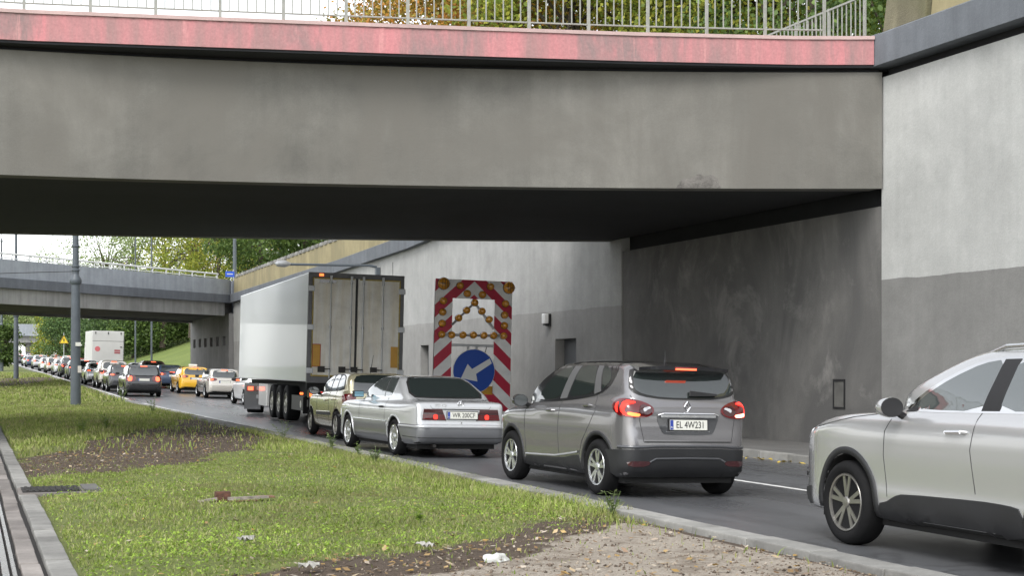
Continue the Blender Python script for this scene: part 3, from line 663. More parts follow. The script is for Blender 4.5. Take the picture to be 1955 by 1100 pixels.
class Body:
    def __init__(s, LS, LF, LP, CS, CF, wheels, hw, CP=None, k1=0.07, k2=0.10, kj=0.05, it=2):
        s.LS = chaikin(LS, it); s.LF = chaikin(half(LF), 2); s.LP = chaikin(half(LP), 2)
        s.CS = chaikin(CS, it); s.CF = chaikin(half(CF), 2); s.CP = chaikin(half(CP), 2) if CP else None
        s.g = [Grid2(q) for q in (s.LS, s.LF, s.LP, s.CS, s.CF)]+[Grid2(s.CP) if s.CP is not None else None]; s.wh = wheels; s.hw = hw; s.k1, s.k2, s.kj = k1, k2, kj
        s.yr = min(p[1] for p in LP); s.yf = max(p[1] for p in LP)
    def f0(s, x, y, z):
        a = smax(smax(s.g[0](y, z), s.g[1](x, z), s.k1), s.g[2](x, y), s.k1)
        c = smax(s.g[3](y, z), s.g[4](x, z), s.k2)
        c = smax(c, (s.g[5] or s.g[2])(x, y), s.k2)
        return smin(a, c, s.kj)
    def f(s, x, y, z):
        d = s.f0(x, y, z)
        for (yw, zw, ra, _) in s.wh:
            d = np.maximum(d, -np.maximum(np.hypot(y-yw, z-zw)-ra+0*x, (s.hw-0.36)-np.abs(x)+0*y+0*z))
        return d
    def grad(s, P, fn, e=0.012):
        x, y, z = P[:, 0], P[:, 1], P[:, 2]
        g = np.stack([fn(x+e, y, z)-fn(x-e, y, z), fn(x, y+e, z)-fn(x, y-e, z), fn(x, y, z+e)-fn(x, y, z-e)], -1)/(2*e)
        return g
    def mesh(s, h):
        xs = np.arange(-s.hw-0.11, s.hw+0.11+h, h); ys = np.arange(s.yr-0.12, s.yf+0.12+h, h); zs = np.arange(0.05, 2.2, h)
        zmax = max(p[1] for p in s.CS)+0.1; zs = zs[zs < zmax+h]
        D = s.f(xs[:, None, None], ys[None, :, None], zs[None, None, :]); ins = D < 0
        nx, ny, nz = D.shape; cnt = np.zeros((nx-1, ny-1, nz-1), int)
        for i in (0, 1):
            for j in (0, 1):
                for k in (0, 1): cnt += ins[i:nx-1+i, j:ny-1+j, k:nz-1+k]
        mix = (cnt > 0) & (cnt < 8); idx = np.full(mix.shape, -1); I = np.argwhere(mix); idx[mix] = np.arange(len(I))
        acc = np.zeros((len(I), 3)); num = np.zeros(len(I)); cor = [(i, j, k) for i in (0, 1) for j in (0, 1) for k in (0, 1)]
        for a in cor:
            for ax in range(3):
                if a[ax] == 0:
                    b = list(a); b[ax] = 1
                    da = D[I[:, 0]+a[0], I[:, 1]+a[1], I[:, 2]+a[2]]; db = D[I[:, 0]+b[0], I[:, 1]+b[1], I[:, 2]+b[2]]
                    m = (da < 0) != (db < 0); t = np.where(m, da/np.where(m, da-db, 1), 0)
                    p = np.tile(np.array(a, float), (len(I), 1)); p[:, ax] += t; acc += p*m[:, None]; num += m
        P = (I+acc/num[:, None])*h+np.array([xs[0], ys[0], zs[0]])
        for _ in range(3):
            g = s.grad(P, s.f); d = s.f(P[:, 0], P[:, 1], P[:, 2]); st = d[:, None]*g/np.maximum((g*g).sum(1), 0.25)[:, None]
            ln = np.linalg.norm(st, axis=1)[:, None]; P = P-st*np.minimum(1, 0.4*h/np.maximum(ln, 1e-9))
        Q = []
        for ax in range(3):
            sl0 = [slice(None)]*3; sl1 = [slice(None)]*3; sl0[ax] = slice(0, -1); sl1[ax] = slice(1, None)
            A, B = ins[tuple(sl0)], ins[tuple(sl1)]; E_ = np.argwhere(A != B); flip = A[tuple(E_.T)]
            o1, o2 = [(1, 2), (2, 0), (0, 1)][ax]
            ok = (E_[:, o1] > 0) & (E_[:, o2] > 0) & (E_[:, o1] < D.shape[o1]-1) & (E_[:, o2] < D.shape[o2]-1); E_, flip = E_[ok], flip[ok]
            def c(a, b): q = E_.copy(); q[:, o1] -= a; q[:, o2] -= b; return idx[tuple(q.T)]
            q = np.stack([c(0, 0), c(1, 0), c(1, 1), c(0, 1)], -1); q[~flip] = q[~flip][:, ::-1]; Q.append(q)
        Q = np.concatenate(Q); return P, Q
    def build(s, name, h, mat, parent, label=None):
        P, Q = s.mesh(h); C = P[Q].mean(1); fm = np.zeros(len(Q), int)
        n = np.cross(P[Q[:, 1]]-P[Q[:, 0]], P[Q[:, 2]]-P[Q[:, 0]]); n /= np.linalg.norm(n, axis=1)[:, None]+1e-12
        for (yw, zw, ra, _) in s.wh:
            r = np.hypot(C[:, 1]-yw, C[:, 2]-zw); fm[(r < ra+0.012) & (np.abs(C[:, 0]) < s.hw-0.012) & ((np.abs(n[:, 0]) < 0.5) | (np.abs(C[:, 0]) < s.hw-0.2))] = 1
        fm[(n[:, 2] < -0.75) & (C[:, 2] < 0.36)] = 1
        return mesh_obj(name, P, Q, [mat, M['under']], parent, smooth=True, fmat=fm, sharp=42)
    # ---- patches laid on the body
    def trace(s, O, Dv):
        t = np.zeros(len(O)); best = np.full(len(O), 9.0); bt = t.copy()
        for _ in range(45):
            p = O+Dv*t[:, None]; d = s.f0(p[:, 0], p[:, 1], p[:, 2]); m = d < best; best[m] = d[m]; bt[m] = t[m]
            t = t+np.maximum(d, -0.2)*0.8
            if np.abs(d).max() < 4e-4: break
        return O+Dv*np.where(np.abs(best) < 0.01, t, bt)[:, None]
    def mapper(s, mode, U, V, sg):
        n = len(U); O = np.zeros((n, 3)); Dv = np.zeros((n, 3))
        if mode == 'side': O[:] = np.stack([0*U+sg*2.0, U, V], -1); Dv[:, 0] = -sg
        elif mode == 'rear': O[:] = np.stack([U, 0*U+s.yr-1.0, V], -1); Dv[:, 1] = 1
        elif mode == 'front': O[:] = np.stack([U, 0*U+s.yf+1.0, V], -1); Dv[:, 1] = -1
        elif mode == 'top': O[:] = np.stack([U, V, 0*U+2.6], -1); Dv[:, 2] = -1
        elif mode in ('wrapr', 'wrapf'):
            Rr = 0.45; hw = s.hw; L = Rr*math.pi/2; yc = s.yr+Rr if mode == 'wrapr' else s.yf-Rr; e = -1 if mode == 'wrapr' else 1
            side = U < 0; arc = (U >= 0) & (U <= L); rest = U > L
            a = np.clip(U/L, 0, 1)*math.pi/2; xc = hw-Rr
            cx = np.where(side, hw, np.where(arc, xc+Rr*np.cos(a), xc-(U-L))); cy = np.where(side, yc-e*U, yc+e*Rr*np.sin(a))
            cy = np.where(side, yc+e*U, cy)
            nx_ = np.where(side, 1, np.where(arc, np.cos(a), 0)); ny_ = e*np.where(side, 0, np.where(arc, np.sin(a), 1))
            O[:] = np.stack([sg*(cx+nx_*0.6), cy+ny_*0.6, V], -1); Dv[:] = np.stack([-sg*nx_, -ny_, 0*U], -1)
        return O, Dv
    def patch(s, name, poly, mat, parent, mode='side', sg=-1, off=0.004, cut=0.06, rnd=2, skirt=0.012, smooth=True):
        P2 = chaikin(poly, rnd) if rnd else np.array(poly, float)
        bm = bmesh.new(); vs = [bm.verts.new((p[0], p[1], 0)) for p in P2]; bm.faces.new(vs)
        bmesh.ops.triangulate(bm, faces=bm.faces[:])
        for ax in (0, 1):
            lo, hi = P2[:, ax].min(), P2[:, ax].max(); k = int((hi-lo)/cut)
            for i in range(1, k+1):
                co = [0, 0, 0]; no = [0, 0, 0]; co[ax] = lo+(hi-lo)*i/(k+1); no[ax] = 1
                bmesh.ops.bisect_plane(bm, geom=bm.verts[:]+bm.edges[:]+bm.faces[:], plane_co=co, plane_no=no)
        bmesh.ops.dissolve_degenerate(bm, edges=bm.edges[:], dist=1e-4)
        bmesh.ops.remove_doubles(bm, verts=bm.verts[:], dist=2e-4)
        bm.verts.ensure_lookup_table(); UV = np.array([v.co[:2] for v in bm.verts])
        O, Dv = s.mapper(mode, UV[:, 0], UV[:, 1], sg); P = s.trace(O, Dv); g = s.grad(P, s.f0); g /= np.linalg.norm(g, axis=1)[:, None]+1e-9
        Pn = P+g*off
        for v, p in zip(bm.verts, Pn): v.co = p
        be = [e for e in bm.edges if len(e.link_faces) == 1]
        gm = {v.index: g[i] for i, v in enumerate(bm.verts)}
        for i, v in enumerate(bm.verts): v.index = i
        nrm = [Vector(q) for q in g]
        bvs = {v for e in be for v in e.verts}; new = {v: bm.verts.new(v.co-nrm[v.index]*(off+skirt)) for v in bvs}
        for e in be:
            a, b = e.verts; bm.faces.new((a, b, new[b], new[a]))
        bmesh.ops.recalc_face_normals(bm, faces=bm.faces[:])
        # outward orientation
        fc = bm.faces[:]; 
        tot = sum(f.normal.dot(nrm[f.verts[0].index]) for f in fc if all(v.index < len(nrm) and v.index >= 0 for v in f.verts) and f.calc_area() > 0)
        if tot < 0: bmesh.ops.reverse_faces(bm, faces=bm.faces[:])
        me = bpy.data.meshes.new(name); bm.to_mesh(me); bm.free(); me.materials.append(mat)
        if smooth:
            me.polygons.foreach_set('use_smooth', np.ones(len(me.polygons), bool)); me.set_sharp_from_angle(angle=R(45))
        o = bpy.data.objects.new(name, me); return link(o, parent)
    def line(s, name, pts, w_, mat, parent, mode='side', sg=-1, off=0.0025, closed=False):
        """a thin strip following a polyline on the body (panel gap, chrome strip)"""
        pts = [np.array(p, float) for p in pts]; Q = []
        for i in range(len(pts)-1):
            L = np.linalg.norm(pts[i+1]-pts[i]); k = max(1, int(L/0.05))
            for j in range(k): Q.append(pts[i]+(pts[i+1]-pts[i])*j/k)
        Q.append(pts[-1]); Q = np.array(Q); T = np.gradient(Q, axis=0); T /= np.linalg.norm(T, axis=1)[:, None]+1e-9; N = np.stack([-T[:, 1], T[:, 0]], -1)
        n = len(Q); A = np.concatenate([Q-N*w_/2, Q+N*w_/2]); O, Dv = s.mapper(mode, A[:, 0], A[:, 1], sg); P = s.trace(O, Dv); g = s.grad(P, s.f0); g /= np.linalg.norm(g, axis=1)[:, None]+1e-9
        V = np.concatenate([P+g*off, P-g*0.01]); i = np.arange(n-1)
        Fc = np.concatenate([np.stack([i, i+1, i+1+n, i+n], -1), np.stack([i+2*n, i+1+2*n, i+1, i], -1), np.stack([i+n, i+1+n, i+1+3*n, i+3*n], -1)])
        return mesh_obj(name, V, Fc, mat, parent)
    def on(s, mode, u, v, sg=-1, off=0.0):
        O, Dv = s.mapper(mode, np.array([u], float), np.array([v], float), sg); P = s.trace(O, Dv); g = s.grad(P, s.f0); g /= np.linalg.norm(g)
        return Vector(P[0]+g[0]*off), Vector(g[0])
def text(name, s_, h, mat, parent, loc, rot=(R(90), 0, 0), sx=1.0, ext=0.002, bold=0.0):
    cu = bpy.data.curves.new(name, 'FONT'); cu.body = s_; cu.size = h/0.70; cu.extrude = ext; cu.align_x = 'CENTER'; cu.align_y = 'CENTER'; cu.offset = bold
    tmp = bpy.data.objects.new('tmp', cu); COL.objects.link(tmp); bpy.context.view_layer.update()
    me = bpy.data.meshes.new_from_object(tmp.evaluated_get(bpy.context.evaluated_depsgraph_get())); bpy.data.objects.remove(tmp); bpy.data.curves.remove(cu)
    me.materials.clear(); me.materials.append(mat); me.name = name
    o = bpy.data.objects.new(name, me); link(o, parent); o.location = loc; o.rotation_euler = rot; o.scale = (sx, 1, 1); return o
def wheel(parent, x, y, r, wdt, rr, style, rim_mat, seg=40, detail=True):
    sg = -1 if x < 0 else 1; h = wdt/2
    b = MB(); b.lathe([(rr-0.01, h-0.035), (rr+0.012, h-0.008), (rr+0.5*(r-rr), h+0.004), (r-0.035, h-0.006), (r-0.012, h-0.022), (r, h-0.05), (r, -h+0.05), (r-0.012, -h+0.022), (r-0.04, -h), (rr, -h+0.02)], seg, 'X')
    t = b.build('wheel', M['rubber'], parent, smooth=True, sharp=60); t.location = (x-sg*h, y, r)
    if sg < 0: t.rotation_euler = (0, 0, math.pi)
    b = MB(); b.lathe([(rr+0.004, h-0.030), (rr-0.006, h-0.012), (rr-0.022, h-0.016), (rr-0.03, h-0.06), (rr-0.035, -h+0.04)], seg, 'X', cap=False)
    n, dbl, w0, w1, hub = style
    xo = h-0.03
    for i in range(n):
        a0 = 2*math.pi*i/n+0.3
        for dsp in ((-dbl, dbl) if dbl else (0,)):
            A, B = 0.03, rr-0.018; a1 = a0+dsp; ca, sa = math.cos(a1), math.sin(a1); cb, sb = math.cos(a0+dsp*0.3), math.sin(a0+dsp*0.3)
            pts = []
            for (q, ww, c, s_, dep) in ((A, w0, cb, sb, 0.0), (B, w1, ca, sa, 0.006)):
                for (o, xx) in ((-ww/2*1.25, -0.035), (ww/2*1.25, -0.035), (ww/2, 0.0), (-ww/2, 0.0)): pts.append((xo+dep+xx, q*c-o*s_, q*s_+o*c))
            k = len(b.v); b.v += pts; b.f += [(k, k+1, k+5, k+4), (k+1, k+2, k+6, k+5), (k+2, k+3, k+7, k+6), (k+3, k, k+4, k+7), (k, k+3, k+2, k+1), (k+4, k+5, k+6, k+7)]
    b.lathe([(hub, xo-0.03), (hub, xo+0.004), (hub*0.8, xo+0.012), (0.005, xo+0.014)], 16, 'X')
    rim = b.build('rim', rim_mat, t, smooth=True, sharp=30)
    MB().lathe([(rr-0.03, -0.01), (rr-0.03, 0.0), (0.14, 0.01), (0.13, 0.012)], 24, 'X').build('brake_disc', M['brake'], t)
    return t
STY = {'multi': (5, 0.21, 0.042, 0.036, 0.055), 'ten': (5, 0.19, 0.034, 0.036, 0.05), 'wide': (6, 0, 0.14, 0.11, 0.07), 'five': (5, 0, 0.085, 0.06, 0.06), 'seven': (7, 0, 0.05, 0.045, 0.055)}
def plate(parent, loc, rx, txt=None, w_=0.52, h=0.114, rz=0):
    p = MB().box(-w_/2, w_/2, -0.006, 0.006, -h/2, h/2).build('number_plate', M['plate'], parent); p.location = loc; p.rotation_euler = (rx, 0, rz)
    MB().box(-w_/2+0.004, -w_/2+0.045, -0.009, -0.0065, -h/2+0.004, h/2-0.004).build('plate_band', M['plate_blue'], p)
    if txt:
        text('lettering', txt, 0.078, M['ink'], p, (0.022, -0.008, -0.002), sx=0.80, ext=0.0012, bold=0.0)
        text('country_mark', 'PL', 0.022, M['plate'], p, (-w_/2+0.0245, -0.0105, -0.03), sx=0.9, ext=0.0008)
    fr = MB(); e = 0.012
    fr.box(-w_/2-e, w_/2+e, -0.004, 0.008, -h/2-e, -h/2-0.001); fr.box(-w_/2-e, w_/2+e, -0.004, 0.008, h/2+0.001, h/2+e)
    fr.box(-w_/2-e, -w_/2-0.001, -0.004, 0.008, -h/2, h/2); fr.box(w_/2+0.001, w_/2+e, -0.004, 0.008, -h/2, h/2); fr.build('plate_frame', M['black'], p)
    return p
def mirror(parent, loc, sg, mat, glass, s=1.0):
    b = MB(); pr = [(0.001, -0.10), (0.055, -0.085), (0.085, -0.04), (0.092, 0.02), (0.088, 0.05)]
    b.lathe(pr, 20, 'Y', cap=True); b.v = [(v[0]*1.25*s, v[1]*-1*s, v[2]*0.95*s) for v in b.v]
    o = b.build('mirror', mat, parent, smooth=True, sharp=50); o.location = loc
    MB().tube((-sg*0.06*s, 0, -0.03*s), (-sg*0.20*s, 0.02, -0.09*s), 0.028*s, 0.035*s, 8).build('mirror_arm', M['black'], o)
    g = MB().lathe([(0.078, 0.0), (0.078, -0.004)], 20, 'Y'); g.v = [(v[0]*1.25*s, v[1]-0.052*s, v[2]*0.95*s) for v in g.v]; g.build('mirror_glass', glass, o)
    return o
def handle(body, parent, u, v, sg, mat, L=0.19):
    p, n = body.on('side', u, v, sg, 0.0); q, _ = body.on('side', u-L, v+0.01, sg, 0.0)
    b = MB(); b.path([tuple(p-n*0.005), tuple(p.lerp(q, 0.12)+n*0.032), tuple(p.lerp(q, 0.88)+n*0.034), tuple(q-n*0.005)], [0.014, 0.016, 0.016, 0.014], 8)
    o = b.build('door_handle', mat, parent, smooth=True)
    return o
# ------------------------------------------------------------------ grey crossover (nearest in the queue)
def veh(name, loc, label, group='cars queuing in the two lanes', rz=0.0, cat='car'): return thing(name, loc, label, cat, group, rot=(0, R(1.43), rz))
def underside(parent, x, y0, y1, z0=0.17, z1=0.3): MB().box(-x, x, y0, y1, z0, z1).build('underbody', M['under'], parent)
def crossover():
    x0, y0 = 7.87, 16.2; t = veh('parked_car', (x0, y0, road_z(x0, y0)), 'grey metallic crossover with black roof and plate EL 4W231, brake lights lit', rz=R(2.8))
    t.name = 'car'
    B = Body(LS=[(-.50,.24),(-.62,.32),(-.66,.46),(-.67,.60),(-.66,.70),(-.63,.84),(-.63,.98),(-.60,1.10),(-.42,1.17),(.2,1.13),(1.2,1.06),(2.0,1.03),(2.55,1.0),(3.0,.92),(3.3,.80),(3.43,.66),(3.47,.48),(3.43,.28),(3.25,.20),(0,.20)],
      LF=[(.70,.19),(.82,.24),(.865,.36),(.875,.5),(.885,.68),(.895,.82),(.88,.95),(.85,1.05),(.80,1.13),(.72,1.2)],
      LP=[(.60,-.685),(.73,-.655),(.82,-.52),(.87,-.25),(.888,.15),(.872,.9),(.875,1.9),(.89,2.6),(.83,3.05),(.68,3.33),(.42,3.47)],
      CS=[(-.60,1.05),(-.60,1.16),(-.50,1.33),(-.41,1.49),(-.34,1.57),(-.05,1.615),(.55,1.64),(1.10,1.635),(1.52,1.585),(1.90,1.39),(2.22,1.19),(2.58,1.00),(2.4,.9),(-.4,.9)],
      CF=[(.87,.86),(.85,1.02),(.805,1.16),(.735,1.38),(.665,1.53),(.58,1.60),(.40,1.65)],
      CP=[(.50,-.60),(.68,-.56),(.78,-.36),(.85,0),(.86,1.2),(.83,1.9),(.72,2.35),(.40,2.60)],
      wheels=[(0,.335,.385,0),(2.606,.335,.385,0)], hw=.89, k1=.06, k2=.085, kj=.06)
    B.build('body', .028, M['p_silver_grey'], t)
    underside(t, .72, -.45, 3.2)
    # black roof
    B.patch('roof', [(-.54,-.36),(-.61,.1),(-.635,.8),(-.64,1.35),(-.62,1.50),(-.3,1.58),(.3,1.58),(.62,1.50),(.64,1.35),(.635,.8),(.61,.1),(.54,-.36)], M['p_black'], t, 'top', off=.003, rnd=1)
    for sg in (-1, 1):
        B.patch('window_surround', [(2.34,1.055),(2.05,1.235),(1.75,1.43),(1.48,1.55),(1.1,1.605),(.4,1.613),(0,1.60),(-.16,1.56),(-.18,1.44),(-.12,1.30),(.1,1.195),(.6,1.13),(1.3,1.085)], M['p_black'], t, 'side', sg, off=.003, rnd=1)
        B.patch('front_window', [(1.95,1.09),(1.78,1.235),(1.55,1.415),(1.32,1.505),(1.085,1.54),(1.12,1.33),(1.19,1.13)], M['glass'], t, 'side', sg, off=.006, rnd=1)
        B.patch('quarter_glass', [(2.24,1.08),(2.08,1.175),(2.02,1.09)], M['glass'], t, 'side', sg, off=.006, rnd=0)
        B.patch('rear_window', [(.96,1.145),(.90,1.33),(.875,1.545),(.43,1.548),(.33,1.36),(.26,1.21)], M['glass'], t, 'side', sg, off=.006, rnd=1)
        B.patch('quarter_glass', [(.07,1.245),(.14,1.38),(.26,1.54),(.08,1.52),(-.05,1.43),(-.08,1.36)], M['glass'], t, 'side', sg, off=.006, rnd=1)
        B.patch('door_pillar', [(.975,1.14),(1.175,1.125),(1.07,1.54),(.89,1.545)], M['pillar'], t, 'side', sg, off=.007, rnd=0)
        B.patch('door_pillar', [(.09,1.235),(.24,1.20),(.41,1.545),(.275,1.54)], M['pillar'], t, 'side', sg, off=.007, rnd=0)
        B.line('door_gap', [(2.10,.36),(2.16,.7),(2.16,.95),(2.05,1.07)], .0055, M['seam'], t, 'side', sg)
        B.line('door_gap', [(1.08,.33),(1.13,.75),(1.08,1.12)], .0055, M['seam'], t, 'side', sg)
        B.line('door_gap', [(.52,.40),(.42,.62),(.20,.85),(.08,1.0),(.16,1.20)], .0055, M['seam'], t, 'side', sg)
        B.patch('sill_cladding', [(2.18,.22),(2.14,.36),(1.9,.37),(1.0,.39),(.66,.44),(.50,.455),(.42,.30),(.44,.22)], M['clad'], t, 'side', sg, off=.008, rnd=1)
        B.line('chrome_strip', [(2.12,.385),(1.2,.41),(.75,.46),(.52,.49)], .024, M['p_silver'], t, 'side', sg, off=.011)
        for yw in (0, 2.606):
            B.line('arch_cladding', [(yw+.409*math.cos(R(a)), .335+.409*math.sin(R(a))) for a in range(-18, 199, 6)], .044, M['clad'], t, 'side', sg, off=.008)
        handle(B, t, 1.42, .965, sg, M['p_silver_grey']); handle(B, t, .38, 1.05, sg, M['p_silver_grey'])
        mirror(t, (sg*.985, 2.08, 1.085), sg, M['p_black'], M['glass'], 0.95)
        # tail lamp wraps the corner
        tl = B.patch('tail_light', [(.10,1.10),(.20,1.155),(.40,1.155),(.58,1.115),(.70,1.06),(.69,.995),(.60,.95),(.44,.935),(.26,.965),(.14,1.03)], M['tail'], t, 'wrapr', sg, off=.016, cut=.05)
        B.patch('lamp_inner', [(.50,1.10),(.66,1.06),(.66,1.0),(.56,.965),(.48,1.0)], M['tail_dark'], tl, 'wrapr', sg, off=.019)
        B.patch('lamp_lens', [(.53,1.05),(.62,1.07),(.655,1.055),(.60,1.035),(.55,1.005)], M['clearlens'], tl, 'wrapr', sg, off=.022, rnd=1)
        B.patch('lamp_glow', [(.31,1.13),(.44,1.12),(.44,1.10),(.36,1.085),(.33,1.03),(.36,.985),(.45,.972),(.45,.955),(.34,.965),(.275,1.03)], M['glow'], tl, 'wrapr', sg, off=.022, rnd=1, cut=.04)
        B.patch('lamp_glow', [(.19,1.09),(.235,1.12),(.225,1.06),(.25,1.0),(.225,1.0),(.19,1.05)], M['glow'], tl, 'wrapr', sg, off=.022, rnd=1, cut=.04)
        B.patch('lamp_glow', [(.37,1.01),(.44,.995),(.50,.985),(.49,.957),(.43,.957),(.37,.975)], M['glow_orange'] if sg < 0 else M['glow_hot'], tl, 'wrapr', sg, off=.0235, rnd=1, cut=.04)
        B.patch('reflector', [(.37,.44),(.66,.445),(.62,.385),(.40,.375)], M['tail_dark'], t, 'wrapr', sg, off=.018, rnd=1)
        hl = B.patch('headlight', [(.05,.86),(.3,.90),(.75,.80),(.8,.72),(.5,.70),(.15,.76)], M['clearlens'], t, 'wrapf', sg, off=.01)
    # rear bumper cladding wraps both corners
    for sg in (-1, 1):
        B.patch('bumper_cladding', [(-.02,.33),(.0,.56),(.30,.57),(.55,.575),(.75,.585),(1.1465,.585),(1.1465,.26),(.6,.255),(.2,.265)], M['clad'], t, 'wrapr', sg, off=.014, rnd=0, cut=.07)
        B.line('bumper_strip', [(.25,.60),(.55,.605),(.75,.615),(1.1465,.615)], .035, M['p_dgrey'], t, 'wrapr', sg, off=.02)
        B.line('bumper_ridge', [(.64,.43),(.72,.47),(1.1465,.475)], .022, M['p_dgrey'], t, 'wrapr', sg, off=.02)
    B.patch('tailgate_gap', [(-.60,.665),(-.56,.672),(.56,.672),(.60,.665),(.56,.655),(-.56,.655)], M['seam'], t, 'rear', off=.004, rnd=0)
    for sg in (-1, 1): B.line('tailgate_gap', [(sg*.585,.67),(sg*.63,.90),(sg*.655,1.10),(sg*.70,1.2)], .0055, M['seam'], t, 'rear')
    rw = B.patch('tailgate_glass', [(-.66,1.27),(-.645,1.41),(-.60,1.50),(-.3,1.525),(.3,1.525),(.60,1.50),(.645,1.41),(.66,1.27),(.56,1.215),(.3,1.178),(-.3,1.178),(-.56,1.215)], M['glass'], t, 'rear', off=.006, rnd=1)
    B.patch('window_surround', [(-.71,1.25),(-.69,1.41),(-.64,1.52),(-.3,1.54),(.3,1.54),(.64,1.52),(.69,1.41),(.71,1.25),(.58,1.19),(.3,1.158),(-.3,1.158),(-.58,1.19)], M['trimblack'], t, 'rear', off=.003, rnd=1)
    # roof spoiler with high brake light
    sp = MB(); n = 14; top = []; 
    for i in range(n+1):
        u = -0.60+1.2*i/n; c = 1-(abs(u)/0.62)**3
        sp.v += [(u, -.28, 1.56+.035*c), (u, -.52-.045*c, 1.53+.022*c), (u, -.515-.045*c, 1.495+.016*c), (u, -.40, 1.46)]
    for i in range(n):
        for j in range(4): m_ = (j+1) % 4; sp.f.append((i*4+j, i*4+m_, i*4+4+m_, i*4+4+j))
    sp.f += [(0, 1, 2, 3), (n*4+3, n*4+2, n*4+1, n*4)]
    spo = sp.build('spoiler', M['p_black'], t, smooth=True)
    MB().box(-.135, .135, -.582, -.54, 1.507, 1.527).build('brake_light', M['glow_far'], spo)
    MB().box(-.15, .15, -.572, -.535, 1.5275, 1.545).build('brake_light_housing', M['tail'], spo)
    p, nn = B.on('rear', 0.08, 1.215, off=.02)
    b = MB(); b.hexa([(p.x-.04, p.y-.03, p.z-.02), (p.x+.33, p.y-.03, p.z-.012), (p.x+.33, p.y, p.z-.012), (p.x-.04, p.y, p.z-.02), (p.x-.03, p.y-.02, p.z+.045), (p.x+.33, p.y-.02, p.z+.012), (p.x+.33, p.y+.01, p.z+.012), (p.x-.03, p.y+.01, p.z+.045)])
    b.build('wiper', M['black'], t, bevel=.006)
    # plate recess, chrome bar, emblem, plate
    y_ = B.on('rear', 0, .86)[0].y
    B.patch('plate_recess', [(-.42,.955),(-.36,.985),(.36,.985),(.42,.955),(.36,.80),(.31,.745),(-.31,.745),(-.36,.80)], M['p_dgrey'], t, 'rear', off=.005, rnd=1)
    MB().path([(-.40, y_-.012, .975), (-.34, y_-.03, .995), (.34, y_-.03, .995), (.40, y_-.012, .975)], .014, 8).build('chrome_bar', M['chrome'], t, smooth=True)
    MB().box(-.37, .37, y_-.032, y_-.008, .945, .985).build('handle_bar', M['alloy'], t, bevel=.01)
    text('emblem_lettering', 'CAPTUR', .028, M['chrome'], t, (0, y_-.034, .964), sx=2.0)
    plate(t, (0, y_-.022, .865), R(-4), 'EL 4W231', .50, .118)
    MB().path([(-.29, y_-.012, .787), (.29, y_-.012, .787)], .010, 6).build('chrome_bar', M['chrome'], t)
    p, nn = B.on('rear', 0, 1.075, off=.008)
    em = MB(); q = [(0, .062), (.042, 0), (0, -.062), (-.042, 0)]
    for i in range(4):
        a, c = q[i], q[(i+1) % 4]; em.tube((p.x+a[0], p.y, p.z+a[1]), (p.x+c[0], p.y, p.z+c[1]), .011, n=6)
    em.build('emblem', M['chrome'], t)
    MB().lathe([(.016, 0), (.006, .06), (.004, .13)], 8).build('antenna', M['black'], t).location = (0, -.05, 1.61)
    B.patch('windscreen', [(-.62,1.10),(-.5,1.48),(-.2,1.51),(.2,1.51),(.5,1.48),(.62,1.10),(.3,1.05),(-.3,1.05)], M['glass'], t, 'front', off=.004)
    for sg in (-1, 1):
        for yw in (0, 2.606): wheel(t, sg*.885, yw, .335, .21, .222, STY['multi'], M['alloy'])
    return t
crossover()
